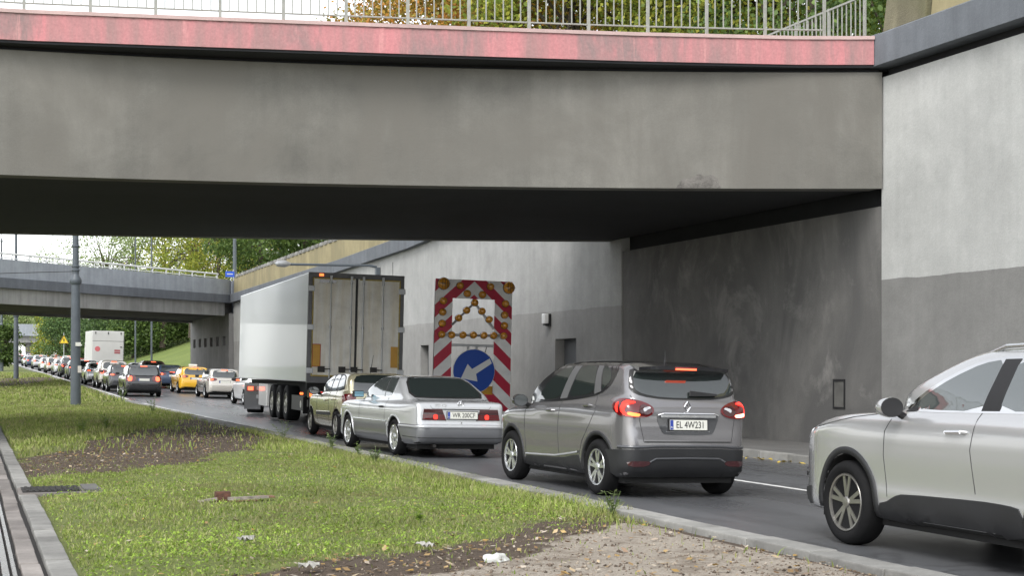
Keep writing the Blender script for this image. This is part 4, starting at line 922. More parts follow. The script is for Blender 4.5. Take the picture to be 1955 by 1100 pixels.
# ------------------------------------------------------------------ silver coupe
def coupe():
    x0, y0 = 7.70, 24.6; t = veh('car', (x0, y0, road_z(x0, y0)), 'silver two-door coupe with plate WR 200CF and star emblem on the boot', rz=R(3.0))
    B = Body(LS=[(-.85,.24),(-1.0,.27),(-1.07,.40),(-1.08,.545),(-1.03,.57),(-1.01,.63),(-1.0,.84),(-.965,.93),(-.80,.965),(-.3,.985),(.3,.985),(1.2,.965),(2.2,.94),(2.9,.89),(3.3,.82),(3.46,.74),(3.5,.56),(3.57,.50),(3.57,.36),(3.45,.22),(3.0,.19),(0,.19)],
      LF=[(.70,.18),(.80,.24),(.86,.40),(.868,.52),(.862,.62),(.872,.72),(.862,.82),(.82,.91),(.72,.965),(.5,.99)],
      LP=[(.56,-1.085),(.74,-1.05),(.80,-.9),(.83,-.5),(.866,0),(.868,1.2),(.868,2.6),(.82,3.25),(.72,3.52),(.5,3.58)],
      CS=[(-.62,.92),(-.40,1.0),(.10,1.24),(.32,1.345),(.55,1.388),(.9,1.402),(1.25,1.385),(1.45,1.345),(2.15,.98),(2.2,.88),(-.5,.86)],
      CF=[(.835,.84),(.81,.95),(.76,1.06),(.67,1.24),(.61,1.335),(.52,1.388),(.32,1.412)],
      CP=[(.60,-.64),(.74,-.45),(.80,-.1),(.82,.8),(.80,1.6),(.72,2.05),(.5,2.2)],
      wheels=[(0,.315,.36,0),(2.715,.315,.36,0)], hw=.87, k1=.05, k2=.07, kj=.035)
    B.build('body', .028, M['p_silver'], t); underside(t, .70, -.8, 3.3, .15, .28)
    for sg in (-1, 1):
        B.patch('window_trim', [(1.98,.985),(1.50,1.265),(1.33,1.34),(1.0,1.362),(.55,1.352),(.37,1.30),(.30,1.05),(.30,1.0),(1.2,.985)], M['chrome'], t, 'side', sg, off=.003, rnd=1)
        B.patch('side_window', [(1.92,1.0),(1.47,1.255),(1.31,1.322),(1.0,1.342),(.57,1.332),(.40,1.29),(.335,1.06),(.335,1.015),(1.2,1.002)], M['glass_clear'], t, 'side', sg, off=.006, rnd=1)
        B.line('window_divider', [(.70,1.005),(.86,1.33)], .016, M['black'], t, 'side', sg, off=.009)
        B.patch('lower_cladding', [(2.32,.22),(2.28,.52),(2.3,.56),(1.2,.555),(.40,.555),(.385,.50),(.36,.22)], M['p_silver_low'], t, 'side', sg, off=.010, rnd=0)
        B.line('chrome_strip', [(2.3,.575),(.39,.575)], .022, M['chrome'], t, 'side', sg, off=.014)
        B.line('door_gap', [(1.95,.24),(1.98,.6),(1.98,.98)], .005, M['seam'], t, 'side', sg); B.line('door_gap', [(.55,.24),(.50,.7),(.47,.99)], .005, M['seam'], t, 'side', sg)
        B.line('body_crease', [(3.3,.74),(2.0,.77),(0,.775),(-.75,.765)], .012, M['p_silver'], t, 'side', sg, off=.003)
        for yw in (0, 2.715):
            B.line('arch_lip', [(yw+.377*math.cos(R(a)), .315+.377*math.sin(R(a))) for a in range(-10, 191, 6)], .03, M['p_silver'], t, 'side', sg, off=.012)
        handle(B, t, .74, .815, sg, M['black'], .17)
        mo = MB().box(-.10, .10, -.07, .05, -.055, .065).build('mirror', M['black'], t, bevel=.025); mo.location = (sg*.945, 1.78, 1.02)
        MB().box(-.085, .085, -.078, -.0715, -.042, .052).build('mirror_glass', plain('blue_mirror', (0.12, 0.22, 0.27), .05, .7), mo)
        tl = B.patch('tail_light', [(-.02,.825),(.02,.64),(.80,.635),(.80-.06,.825)], M['tail_dark'], t, 'wrapr', sg, off=.008, rnd=0) if False else \
             B.patch('tail_light', [(.44,.825),(.42,.64),(.86,.635),(.785,.825)], M['tail_dark'], t, 'wrapr', sg, off=.010, rnd=0)
        B.patch('lamp_red', [(.43,.735),(.43,.65),(.845,.647),(.815,.735)], M['tail'], tl, 'wrapr', sg, off=.014, rnd=0)
        for z in (.765, .735, .705, .675): B.line('lamp_rib', [(.435, z), (.80, z)], .006, M['tail_dark'], tl, 'wrapr', sg, off=.017)
        B.patch('lamp_glow', [(.615,.735),(.615,.655),(.70,.655),(.70,.735)], M['glow'], tl, 'wrapr', sg, off=.018, rnd=1)
        # bumper
        B.patch('bumper', [(-.22,.24),(-.36,.50),(-.36,.545),(.3,.545),(.75,.545),(1.1265,.545),(1.1265,.25),(.4,.245)], M['p_silver_low'], t, 'wrapr', sg, off=.014, rnd=0)
        B.line('bumper_strip', [(-.36,.53),(.3,.53),(1.1265,.53)], .05, M['p_silver'], t, 'wrapr', sg, off=.024)
        B.line('bumper_gap', [(-.36,.557),(.3,.557),(1.1265,.557)], .010, M['seam'], t, 'wrapr', sg, off=.012)
        B.line('bumper_step', [(-.2,.36),(.4,.35),(1.1265,.35)], .012, M['seam'], t, 'wrapr', sg, off=.017)
        B.line('boot_gap', [(sg*.60,.985),(sg*.585,.93),(sg*.50,.82)], .0055, M['seam'], t, 'rear')
        B.patch('headlight', [(.25,.72),(.7,.74),(.7,.60),(.25,.60)], M['clearlens'], t, 'wrapf', sg, off=.01, rnd=0)
    B.patch('window_surround', [(-.70,1.005),(-.555,1.335),(-.3,1.365),(.3,1.365),(.555,1.335),(.70,1.005),(.3,.992),(-.3,.992)], M['trimblack'], t, 'rear', off=.004, rnd=1)
    gl = B.patch('tailgate_glass', [(-.655,1.022),(-.53,1.318),(-.28,1.342),(.28,1.342),(.53,1.318),(.655,1.022),(.3,1.01),(-.3,1.01)], M['glass'], t, 'rear', off=.008, rnd=1); gl.name = 'rear_window'
    B.line('boot_gap', [(-.50,.822),(.50,.822)], .016, M['seam'], t, 'rear', off=.006)
    B.patch('plate_panel', [(-.36,.80),(.36,.80),(.33,.65),(-.33,.65)], M['p_silver'], t, 'rear', off=.006, rnd=0)
    y_ = B.on('rear', 0, .73)[0].y
    plate(t, (0.02, y_-.018, .725), R(-2), 'WR 200CF', .54, .118)
    p, nn = B.on('rear', 0, .905, off=.012)
    em = MB(); k = 20
    for i in range(k):
        a, c = 2*math.pi*i/k, 2*math.pi*(i+1)/k; em.tube((p.x+.05*math.sin(a), p.y, p.z+.05*math.cos(a)), (p.x+.05*math.sin(c), p.y, p.z+.05*math.cos(c)), .007, n=5)
    for i in range(3): em.tube((p.x, p.y, p.z), (p.x+.05*math.sin(i*2.0944), p.y, p.z+.05*math.cos(i*2.0944)), .009, .003, n=5)
    em.build('emblem', M['chrome'], t)
    p, nn = B.on('rear', -.36, .885, off=.006)
    text('emblem_lettering', '300 CE', .045, M['chrome'], t, tuple(p), rot=(R(90)-.12, 0, 0), sx=1.1)
    MB().lathe([(.014, 0), (.014, -.012)], 12, 'Y', (0, B.on('rear', .0, .60)[0].y, .60)).build('lock', M['chrome'], t)
    b = MB(); b.tube((-.45, -.98, .21), (-.45, -.6, .21), .03, n=10); b.build('exhaust_pipe', M['darksteel'], t)
    B.patch('windscreen', [(-.62,1.02),(-.5,1.33),(.5,1.33),(.62,1.02)], M['glass'], t, 'front', off=.004)
    for sg in (-1, 1):
        for yw in (0, 2.715): wheel(t, sg*.855, yw, .315, .215, .225, STY['wide'], M['alloy'])
    return t
coupe()
# ------------------------------------------------------------------ pale silver SUV at the right edge
def suv():
    x0, y0 = 7.99, 8.2; t = veh('car', (x0, y0, road_z(x0, y0)), 'pale silver SUV with charcoal sill cladding cut off by the right edge')
    B = Body(LS=[(-.80,.30),(-.96,.42),(-1.0,.62),(-.97,.86),(-.92,1.08),(-.6,1.17),(1.0,1.18),(2.1,1.17),(2.7,1.145),(3.2,1.07),(3.58,.96),(3.82,.80),(3.88,.58),(3.85,.36),(3.45,.25),(3.0,.22),(0,.24)],
      LF=[(.76,.22),(.88,.30),(.915,.45),(.905,.58),(.925,.75),(.935,.92),(.925,1.02),(.90,1.11),(.84,1.18),(.62,1.23)],
      LP=[(.60,-1.0),(.78,-.94),(.88,-.6),(.93,0),(.925,1.2),(.932,2.5),(.90,3.0),(.83,3.45),(.68,3.76),(.42,3.89)],
      CS=[(-.90,1.05),(-.80,1.35),(-.65,1.58),(-.3,1.69),(.35,1.735),(.85,1.735),(1.28,1.70),(1.70,1.535),(2.15,1.33),(2.55,1.12),(2.2,.98),(-.8,.95)],
      CF=[(.90,.95),(.885,1.10),(.83,1.25),(.755,1.43),(.68,1.60),(.60,1.68),(.40,1.735)],
      CP=[(.5,-.92),(.75,-.75),(.86,-.2),(.885,.8),(.84,1.7),(.76,2.2),(.4,2.52)],
      wheels=[(0,.362,.42,0),(2.77,.362,.42,0)], hw=.93, k1=.07, k2=.09, kj=.06)
    B.build('body', .028, M['p_pearl'], t); underside(t, .75, -.7, 3.35, .2, .34)
    for sg in (-1, 1):
        B.patch('window_surround', [(2.10,1.165),(1.93,1.28),(1.54,1.48),(1.22,1.592),(.90,1.62),(0,1.62),(-.5,1.56),(-.70,1.40),(-.68,1.24),(0,1.20),(1,1.18)], M['chrome'], t, 'side', sg, off=.003, rnd=1)
        B.patch('front_window', [(1.97,1.18),(1.86,1.28),(1.51,1.455),(1.22,1.562),(.98,1.592),(1.01,1.40),(1.05,1.195)], M['glass_clear'], t, 'side', sg, off=.006, rnd=1)
        B.patch('rear_window', [(.84,1.20),(.82,1.40),(.80,1.595),(.25,1.60),(.1,1.45),(.05,1.215)], M['glass_clear'], t, 'side', sg, off=.006, rnd=1)
        B.patch('quarter_glass', [(-.06,1.22),(0,1.43),(.13,1.60),(-.45,1.545),(-.66,1.40),(-.63,1.255)], M['glass_clear'], t, 'side', sg, off=.006, rnd=1)
        B.patch('door_pillar', [(1.05,1.195),(.84,1.20),(.80,1.595),(.98,1.592),(1.01,1.40)], M['black'], t, 'side', sg, off=.0065, rnd=0)
        B.patch('mirror_base', [(2.05,1.165),(1.90,1.25),(1.86,1.175)], M['black'], t, 'side', sg, off=.0065, rnd=0)
        B.patch('sill_cladding', [(2.28,.25),(2.28,.40),(2.16,.42),(2.04,.475),(1.93,.50),(1.0,.525),(.66,.52),(.50,.50),(.46,.25)], M['clad'], t, 'side', sg, off=.010, rnd=1)
        for yw in (0, 2.77):
            B.line('arch_cladding', [(yw+.452*math.cos(R(a)), .362+.452*math.sin(R(a))) for a in range(-20, 201, 6)], .058, M['clad'], t, 'side', sg, off=.012)
        B.line('door_gap', [(2.16,.46),(2.21,.8),(2.2,1.0),(2.10,1.14)], .0055, M['seam'], t, 'side', sg)
        B.line('door_gap', [(1.03,.57),(1.09,.9),(1.03,1.19)], .0055, M['seam'], t, 'side', sg)
        B.line('hood_gap', [(3.3,1.0),(2.7,1.10),(2.15,1.16)], .005, M['seam'], t, 'side', sg)
        handle(B, t, 1.38, 1.02, sg, M['chrome'], .24); handle(B, t, .20, 1.06, sg, M['chrome'], .22)
        mr = mirror(t, (sg*1.03, 1.98, 1.20), sg, M['p_pearl'], M['black'], .95)
        for ch in mr.children:
            if ch.name.startswith('mirror_glass'): ch.scale = (1.13, 1.04, 1.13)
        B.patch('headlight', [(.06,.97),(.2,1.0),(.5,.97),(.75,.88),(.70,.83),(.4,.87),(.1,.91)], M['clearlens'], t, 'wrapf', sg, off=.008)
        B.patch('bumper_cladding', [(-.02,.30),(0,.46),(.4,.42),(.75,.44),(1.1865,.44),(1.1865,.28)], M['clad'], t, 'wrapf', sg, off=.012, rnd=0)
        B.patch('fog_lamp', [(.35,.60),(.6,.63),(.62,.55),(.38,.52)], M['black'], t, 'wrapf', sg, off=.012)
        b = MB(); pts = [tuple(B.on('top', sg*.60, yy, off=oo)[0]) for yy, oo in ((-.6,-.01),(-.45,.035),(0,.04),(.4,.04),(.8,.04),(1.05,.035),(1.25,-.01))]
        b.path(pts, .018, 8); b.build('roof_rail', M['alloy'], t, smooth=True)
        B.patch('tail_light', [(.2,1.02),(.7,1.05),(.7,.92),(.25,.90)], M['tail'], t, 'wrapr', sg, off=.01)
    B.patch('windscreen', [(-.68,1.18),(-.55,1.58),(.55,1.58),(.68,1.18)], M['glass'], t, 'front', off=.004)
    B.patch('tailgate_glass', [(-.62,1.2),(-.55,1.55),(.55,1.55),(.62,1.2)], M['glass'], t, 'rear', off=.004)
    B.patch('grille', [(-.5,.80),(.5,.80),(.42,.58),(-.42,.58)], M['black'], t, 'front', off=.008)
    for sg in (-1, 1):
        for yw in (0, 2.77): wheel(t, sg*.922, yw, .362, .235, .252, STY['ten'], M['alloy_dark'], 48)
    return t
suv()
# ------------------------------------------------------------------ champagne hatchback
def hatch_body(h, mat, t):
    B = Body(LS=[(-.52,.26),(-.63,.34),(-.655,.5),(-.64,.62),(-.60,.80),(-.57,.96),(-.4,1.02),(.5,.985),(1.6,.95),(2.3,.93),(2.75,.85),(3.02,.74),(3.14,.58),(3.16,.42),(3.10,.27),(2.8,.19),(0,.19)],
      LF=[(.66,.18),(.77,.24),(.815,.40),(.825,.60),(.835,.76),(.82,.88),(.77,.97),(.68,1.03)],
      LP=[(.52,-.66),(.68,-.62),(.77,-.42),(.82,0),(.83,1.2),(.825,2.3),(.78,2.75),(.64,3.03),(.40,3.17)],
      CS=[(-.58,.95),(-.52,1.15),(-.42,1.35),(-.32,1.42),(.2,1.445),(.7,1.44),(1.05,1.385),(1.6,1.13),(2.05,.93),(2.0,.82),(-.5,.82)],
      CF=[(.81,.82),(.79,.96),(.73,1.12),(.65,1.30),(.59,1.385),(.50,1.43),(.3,1.455)],
      CP=[(.46,-.6),(.64,-.54),(.75,-.2),(.80,.6),(.76,1.4),(.62,1.9),(.4,2.08)],
      wheels=[(0,.30,.345,0),(2.47,.30,.345,0)], hw=.83, k1=.06, k2=.08, kj=.05)
    B.build('body', h, mat, t); underside(t, .66, -.4, 2.95, .15, .28)
    return B
def gold():
    x0, y0 = 8.12, 30.75; t = veh('car', (x0, y0, road_z(x0, y0)), 'champagne gold five-door hatchback close behind the white trailer')
    B = hatch_body(.03, M['p_gold'], t)
    for sg in (-1, 1):
        B.patch('window_surround', [(1.80,.985),(1.35,1.215),(1.05,1.335),(.75,1.375),(.1,1.38),(-.24,1.32),(-.34,1.15),(-.30,1.03),(.8,.995)], M['trimblack'], t, 'side', sg, off=.003, rnd=1)
        B.patch('front_window', [(1.70,1.0),(1.32,1.20),(1.03,1.32),(.82,1.352),(.74,1.2),(.70,1.01)], M['glass_clear'], t, 'side', sg, off=.006, rnd=1)
        B.patch('rear_window', [(.63,1.012),(.66,1.2),(.73,1.355),(.30,1.36),(.22,1.2),(.18,1.025)], M['glass_clear'], t, 'side', sg, off=.006, rnd=1)
        B.patch('quarter_glass', [(.12,1.03),(.15,1.2),(.22,1.352),(0.0,1.345),(-.22,1.29),(-.29,1.15),(-.26,1.045)], M['glass_clear'], t, 'side', sg, off=.006, rnd=1)
        B.patch('rub_strip', [(1.80,.47),(1.82,.53),(.52,.55),(.52,.49)], M['clad'], t, 'side', sg, off=.014, rnd=0)
        B.line('strip_edge', [(1.82,.545),(.52,.565)], .02, M['p_gold'], t, 'side', sg, off=.012)  # raised line in body paint above the rub strip
        B.line('door_gap', [(1.72,.28),(1.80,.7),(1.76,.98)], .005, M['seam'], t, 'side', sg); B.line('door_gap', [(.64,.28),(.68,.7),(.66,1.0)], .005, M['seam'], t, 'side', sg)
        B.line('door_gap', [(.36,.42),(.12,.7),(.08,.85),(.14,1.02)], .005, M['seam'], t, 'side', sg)
        handle(B, t, .98, .80, sg, M['p_gold'], .17); handle(B, t, .28, .83, sg, M['p_gold'], .17)
        mirror(t, (sg*.92, 1.66, 1.0), sg, M['black'], M['glass'], 1.05)
        tl = B.patch('tail_light', [(.16,.92),(.30,.965),(.52,.96),(.56,.84),(.50,.66),(.36,.64),(.22,.78)], M['tail'], t, 'wrapr', sg, off=.010)
        B.patch('headlight', [(.1,.72),(.35,.80),(.75,.68),(.7,.60),(.3,.60)], M['clearlens'], t, 'wrapf', sg, off=.008)
        B.line('bumper_strip', [(-.1,.50),(.4,.50),(1.09,.50)], .06, M['clad'], t, 'wrapr', sg, off=.014)
    B.patch('tailgate_glass', [(-.58,1.0),(-.53,1.33),(-.3,1.375),(.3,1.375),(.53,1.33),(.58,1.0),(.3,.975),(-.3,.975)], M['glass'], t, 'rear', off=.006, rnd=1)
    B.patch('windscreen', [(-.58,1.0),(-.45,1.36),(.45,1.36),(.58,1.0)], M['glass'], t, 'front', off=.004)
    y_ = B.on('rear', 0, .78)[0].y; plate(t, (0, y_-.015, .76), R(-8))
    MB().tube((0, .25, 1.44), (0, .05, 1.80), .008, .004, 6).build('antenna', M['black'], t)
    for sg in (-1, 1):
        for yw in (0, 2.47): wheel(t, sg*.825, yw, .30, .185, .20, STY['five'], M['alloy_dark'])
gold()
# ------------------------------------------------------------------ cars farther up the queue: a few body kinds, copied and repainted
def far_template(kind, mat):
    t = thing('car', (0, 0, 0), 'x', 'car', 'cars queuing in the two lanes', rot=(0, R(1.43), 0))
    if kind == 'hatch':
        B = Body(LS=[(-.56,.26),(-.70,.34),(-.73,.5),(-.72,.64),(-.66,.80),(-.62,.96),(-.4,1.02),(.5,.985),(1.6,.96),(2.4,.93),(2.9,.85),(3.2,.74),(3.32,.58),(3.34,.42),(3.28,.27),(3.0,.19),(0,.19)],
          LF=[(.70,.18),(.82,.24),(.865,.40),(.88,.60),(.885,.76),(.87,.88),(.81,.97),(.70,1.03)], LP=[(.54,-.74),(.72,-.69),(.82,-.45),(.87,0),(.885,1.2),(.88,2.4),(.83,2.9),(.68,3.2),(.42,3.35)],
          CS=[(-.64,.95),(-.60,1.12),(-.50,1.32),(-.40,1.40),(.1,1.45),(.7,1.455),(1.1,1.40),(1.65,1.14),(2.15,.93),(2.1,.82),(-.5,.82)], CF=[(.86,.82),(.84,.96),(.77,1.12),(.68,1.31),(.61,1.395),(.50,1.445),(.3,1.465)],
          CP=[(.48,-.66),(.67,-.58),(.79,-.2),(.84,.6),(.80,1.4),(.66,1.95),(.4,2.15)], wheels=[(0,.315,.36,0),(2.6,.315,.36,0)], hw=.885)
        sw_ = [(1.85,1.0),(1.4,1.22),(1.1,1.345),(.75,1.385),(.1,1.385),(-.28,1.31),(-.40,1.15),(-.34,1.05),(.8,1.0)]
        rg = [(-.60,1.02),(-.54,1.31),(-.3,1.36),(.3,1.36),(.54,1.31),(.60,1.02),(.3,1.0),(-.3,1.0)]; tlz = (.84, .98); wb, r, bz, pz = 2.6, .315, 1.385, .80; hw = .885; bump = .40
    elif kind == 'estate':
        B = Body(LS=[(-.72,.26),(-.84,.34),(-.87,.5),(-.86,.66),(-.80,.80),(-.77,.98),(-.5,1.04),(.5,1.0),(1.6,.97),(2.4,.95),(2.9,.87),(3.2,.76),(3.34,.58),(3.36,.42),(3.28,.27),(3.0,.19),(0,.19)],
          LF=[(.70,.18),(.82,.24),(.865,.40),(.885,.60),(.89,.78),(.87,.90),(.81,.99),(.70,1.05)], LP=[(.62,-.88),(.78,-.84),(.85,-.6),(.88,0),(.89,1.2),(.885,2.4),(.83,2.9),(.68,3.2),(.42,3.37)],
          CS=[(-.79,.95),(-.75,1.15),(-.66,1.42),(-.56,1.50),(.1,1.545),(.7,1.54),(1.1,1.48),(1.65,1.20),(2.15,.95),(2.1,.85),(-.5,.85)], CF=[(.87,.82),(.85,.98),(.79,1.15),(.70,1.38),(.64,1.47),(.54,1.53),(.3,1.55)],
          CP=[(.56,-.82),(.74,-.75),(.82,-.3),(.85,.6),(.80,1.4),(.66,1.95),(.4,2.15)], wheels=[(0,.315,.36,0),(2.64,.315,.36,0)], hw=.89)
        sw_ = [(1.85,1.03),(1.4,1.27),(1.1,1.41),(.75,1.455),(.1,1.46),(-.48,1.42),(-.60,1.25),(-.58,1.08),(.8,1.03)]
        rg = [(-.66,1.04),(-.60,1.40),(-.3,1.44),(.3,1.44),(.60,1.40),(.66,1.04),(.3,1.02),(-.3,1.02)]; tlz = (.72, 1.02); wb, r, bz, pz = 2.64, .315, 1.47, .82; hw = .89; bump = .46
    elif kind == 'suv':
        B = Body(LS=[(-.70,.32),(-.84,.42),(-.87,.6),(-.84,.82),(-.80,1.06),(-.5,1.15),(.9,1.12),(2.0,1.09),(2.6,1.05),(3.0,.96),(3.3,.82),(3.42,.62),(3.42,.40),(3.3,.27),(2.9,.22),(0,.24)],
          LF=[(.74,.22),(.86,.30),(.905,.46),(.91,.66),(.92,.84),(.91,.98),(.87,1.07),(.78,1.15)], LP=[(.62,-.88),(.78,-.83),(.87,-.55),(.91,0),(.92,1.2),(.915,2.4),(.87,2.9),(.74,3.25),(.45,3.43)],
          CS=[(-.80,1.0),(-.73,1.25),(-.60,1.52),(-.45,1.61),(.2,1.66),(.75,1.64),(1.1,1.57),(1.65,1.30),(2.15,1.05),(2.1,.95),(-.7,.92)], CF=[(.89,.92),(.87,1.08),(.81,1.24),(.73,1.43),(.66,1.55),(.57,1.63),(.35,1.665)],
          CP=[(.52,-.84),(.73,-.74),(.84,-.2),(.87,.8),(.82,1.6),(.68,2.0),(.4,2.2)], wheels=[(0,.345,.40,0),(2.66,.345,.40,0)], hw=.92)
        sw_ = [(1.9,1.12),(1.42,1.41),(1.12,1.54),(.8,1.58),(0,1.58),(-.42,1.53),(-.58,1.38),(-.55,1.18),(.8,1.13)]
        rg = [(-.64,1.16),(-.58,1.48),(-.3,1.53),(.3,1.53),(.58,1.48),(.64,1.16),(.3,1.12),(-.3,1.12)]; tlz = (.84, 1.08); wb, r, bz, pz = 2.66, .345, 1.56, .88; hw = .92; bump = .52
    else:   # saloon
        B = Body(LS=[(-.95,.28),(-1.06,.36),(-1.10,.52),(-1.08,.70),(-1.04,.88),(-.98,1.0),(-.6,1.03),(.5,1.0),(1.6,.97),(2.4,.93),(2.9,.85),(3.3,.74),(3.46,.58),(3.48,.42),(3.40,.27),(3.0,.19),(0,.19)],
          LF=[(.70,.18),(.82,.24),(.865,.40),(.885,.60),(.89,.78),(.87,.90),(.81,.99),(.70,1.05)], LP=[(.60,-1.1),(.76,-1.05),(.84,-.7),(.88,0),(.89,1.2),(.885,2.4),(.83,3.0),(.68,3.34),(.42,3.49)],
          CS=[(-.80,.96),(-.55,1.08),(-.05,1.31),(.3,1.42),(.7,1.455),(1.0,1.43),(1.25,1.37),(1.75,1.12),(2.15,.94),(2.1,.85),(-.5,.85)], CF=[(.86,.82),(.84,.96),(.77,1.12),(.68,1.31),(.61,1.395),(.50,1.445),(.3,1.465)],
          CP=[(.56,-.8),(.72,-.6),(.81,-.1),(.85,.6),(.80,1.4),(.66,1.95),(.4,2.15)], wheels=[(0,.315,.36,0),(2.68,.315,.36,0)], hw=.89)
        sw_ = [(1.85,1.02),(1.45,1.24),(1.15,1.355),(.8,1.39),(.35,1.37),(-.1,1.23),(-.42,1.06),(.6,1.02)]
        rg = [(-.64,1.06),(-.52,1.36),(-.25,1.39),(.25,1.39),(.52,1.36),(.64,1.06),(.3,1.045),(-.3,1.045)]; tlz = (.80, .98); wb, r, bz, pz = 2.68, .315, 1.02, .80; hw = .89; bump = .36
    o = B.build('body', .045, mat, t); underside(t, .7, -.5, wb+.5)
    L = .45*math.pi/2; xm = L+hw-.45
    for sg in (-1, 1):
        w_ = B.patch('side_window', sw_, M['glass_clear'], t, 'side', sg, off=.005, rnd=1, cut=.15)
        B.patch('door_pillar', [(.62,1.0),(.71,1.0),(.80,bz+.03),(.73,bz+.03)], M['black'], w_, 'side', sg, off=.009, rnd=0, cut=.2)
        tl = B.patch('tail_light', [(.22,tlz[0]),(.26,tlz[1]),(.72,tlz[1]),(.80,(tlz[0]+tlz[1])/2),(.70,tlz[0])], M['tail'], t, 'wrapr', sg, off=.010, rnd=1, cut=.12)
        B.patch('lamp_glow', [(.40,tlz[0]+.03),(.40,tlz[1]-.05),(.58,tlz[1]-.05),(.58,tlz[0]+.03)], M['glow_far'], tl, 'wrapr', sg, off=.016, rnd=1, cut=.12)
        B.patch('headlight', [(.1,.70),(.35,.80),(.75,.70),(.7,.62),(.3,.62)], M['clearlens'], t, 'wrapf', sg, off=.008, cut=.15)
        B.patch('bumper', [(-.05,.26),(0,bump-.04),(.4,bump),(xm-.001,bump),(xm-.001,.24),(.4,.24)], M['clad'] if kind in ('suv', 'estate') else M['black'], t, 'wrapr', sg, off=.010, rnd=0, cut=.2) if kind in ('suv', 'estate') else \
            B.patch('bumper', [(.35,.25),(.45,bump-.04),(xm-.001,bump-.04),(xm-.001,.24)], M['clad'], t, 'wrapr', sg, off=.010, rnd=0, cut=.2)
        mb = MB().box(-.09, .09, -.05, .05, -.06, .06).build('mirror', M['black'], t, bevel=.02); mb.location = (sg*(hw+.10), 1.65, sw_[0][1]+.03)
        for yw in (0, wb): wheel(t, sg*(hw-.01), yw, r, .20, r*.66, STY['five'], M['alloy'], 20)
    B.patch('tailgate_glass', rg, M['glass'], t, 'rear', off=.005, rnd=1, cut=.15)
    B.patch('windscreen', [(-.6,1.05),(-.48,1.36),(.48,1.36),(.6,1.05)], M['glass'], t, 'front', off=.004, cut=.15)
    y_ = B.on('rear', 0, bz-.02)[0].y; MB().box(-.15, .15, y_-.03, y_+.02, bz-.035, bz+.005).build('brake_light', M['glow_far'], t)
    y_ = B.on('rear', 0, pz)[0].y; plate(t, (0, y_-.012, pz), 0)
    return t
used = {}
def far_car(kind, mat, x, y, label, rz=0.0, name=None):
    if kind not in used: o = far_template(kind, M[mat]); used[kind] = o
    else: o = copy_tree(used[kind])
    o.location = (x, y, float(rise2(y))-0.025*(x-6.95)); o['label'] = label
    sl = float(rise2(y+2)-rise2(y-2))/4; o.rotation_euler = (math.atan(sl), R(1.43), rz)
    for ch in o.children:
        if ch.name.startswith('body'):
            ch.material_slots[0].link = 'OBJECT'; ch.material_slots[0].material = M[mat]
    return o
XL, XR = 6.95, 10.55
def LL(px): return Yat(px, XL)
def RLn(px): return Yat(px, XR)
far_car('estate', 'p_black', 7.80, 72.5, 'black estate car leading the left lane behind the tufted kerb, brake lights lit')
far_car('hatch', 'p_beige', 11.5, RLn(386), 'silver beige hatchback just left of the white trailer in the right lane')
tx = far_car('hatch', 'p_yellow', 11.35, RLn(340), 'bright yellow hatchback taxi in the right lane')
rs = MB().box(-.22, .22, .35, .55, 1.455, 1.56).build('roof_sign', M['p_white'], tx, bevel=.02)
far_car('saloon', 'p_white', 11.5, 61.0, 'white saloon half hidden in front of the trailer')
far_car('saloon', 'p_blue', 11.4, 90.5, 'dark blue saloon half hidden ahead of the yellow taxi')
bw = far_car('suv', 'p_brown', 11.3, 99, 'brown SUV in the right lane beside the black estate')
far_car('hatch', 'p_dgrey', 7.78, LL(204), 'dark grey hatchback directly ahead of the black estate')
far_car('suv', 'p_beige', 7.85, LL(184), 'beige grey SUV second ahead of the black estate')
far_car('hatch', 'p_silver', 7.80, LL(163)+1, 'silver hatchback third ahead of the black estate, right of the near pole')
far_car('estate', 'p_dgrey', 7.80, 108.5, 'dark grey estate almost hidden by the near catenary pole')
far_car('saloon', 'p_white', 11.4, 107.5, 'white saloon in the right lane just behind the box truck')
far_car('hatch', 'p_dgrey', 7.8, LL(127), 'dark hatchback first to the left of the near pole')
far_car('suv', 'p_black', 7.85, LL(113), 'black SUV second to the left of the near pole')
far_car('hatch', 'p_silver', 7.8, LL(101)+.5, 'silver hatchback third to the left of the near pole')
far_car('saloon', 'p_white', 7.8, LL(75), 'white saloon with a clear gap behind it between two poles')
far_car('suv', 'p_white', 11.3, 185, 'white SUV in the right lane beyond the white saloon')
far_car('estate', 'p_silver', 11.4, 150, 'silver estate in the right lane left of the box truck')
far_car('hatch', 'p_red', 11.4, 168, 'dark red hatchback in the right lane far ahead')
far_car('saloon', 'p_blue', 7.8, LL(49), 'dark blue saloon just right of the second catenary pole')
far_car('hatch', 'p_silver', 7.8, LL(49)+13, 'silver hatchback directly ahead of the distant blue saloon')
far_car('suv', 'p_white', 11.3, 212, 'white SUV beside the distant blue saloon')
far_car('estate', 'p_white', 11.3, 236, 'white estate far up the right lane')
far_car('hatch', 'p_dgrey', 7.8, 240, 'dark hatchback far ahead behind the second pole')
far_car('suv', 'p_red', 7.8, LL(23), 'dark red SUV near the far left end of the queue')
far_car('saloon', 'p_white', 11.3, 262, 'white saloon near the far end of the right lane')
far_car('hatch', 'p_dgrey', 7.8, LL(17), 'small dark hatchback farthest along the left lane')
far_car('estate', 'p_silver', 11.3, 300, 'silver estate farthest along the right lane')
far_car('hatch', 'p_white', 11.35, 124+6, 'white hatchback just ahead of the box truck in the right lane')
far_car('estate', 'p_beige', 7.8, 148, 'beige estate in the left lane behind the lone white saloon')
far_car('suv', 'p_silver', 7.8, 178, 'silver SUV in the left lane ahead of the lone white saloon')
far_car('hatch', 'p_white', 11.3, 199, 'small white hatchback between two distant white SUVs')
far_car('hatch', 'p_white', 7.8, 255, 'white hatchback near the far end of the left lane')
far_car('saloon', 'p_yellow', 11.3, 224, 'distant yellow saloon in the right lane')
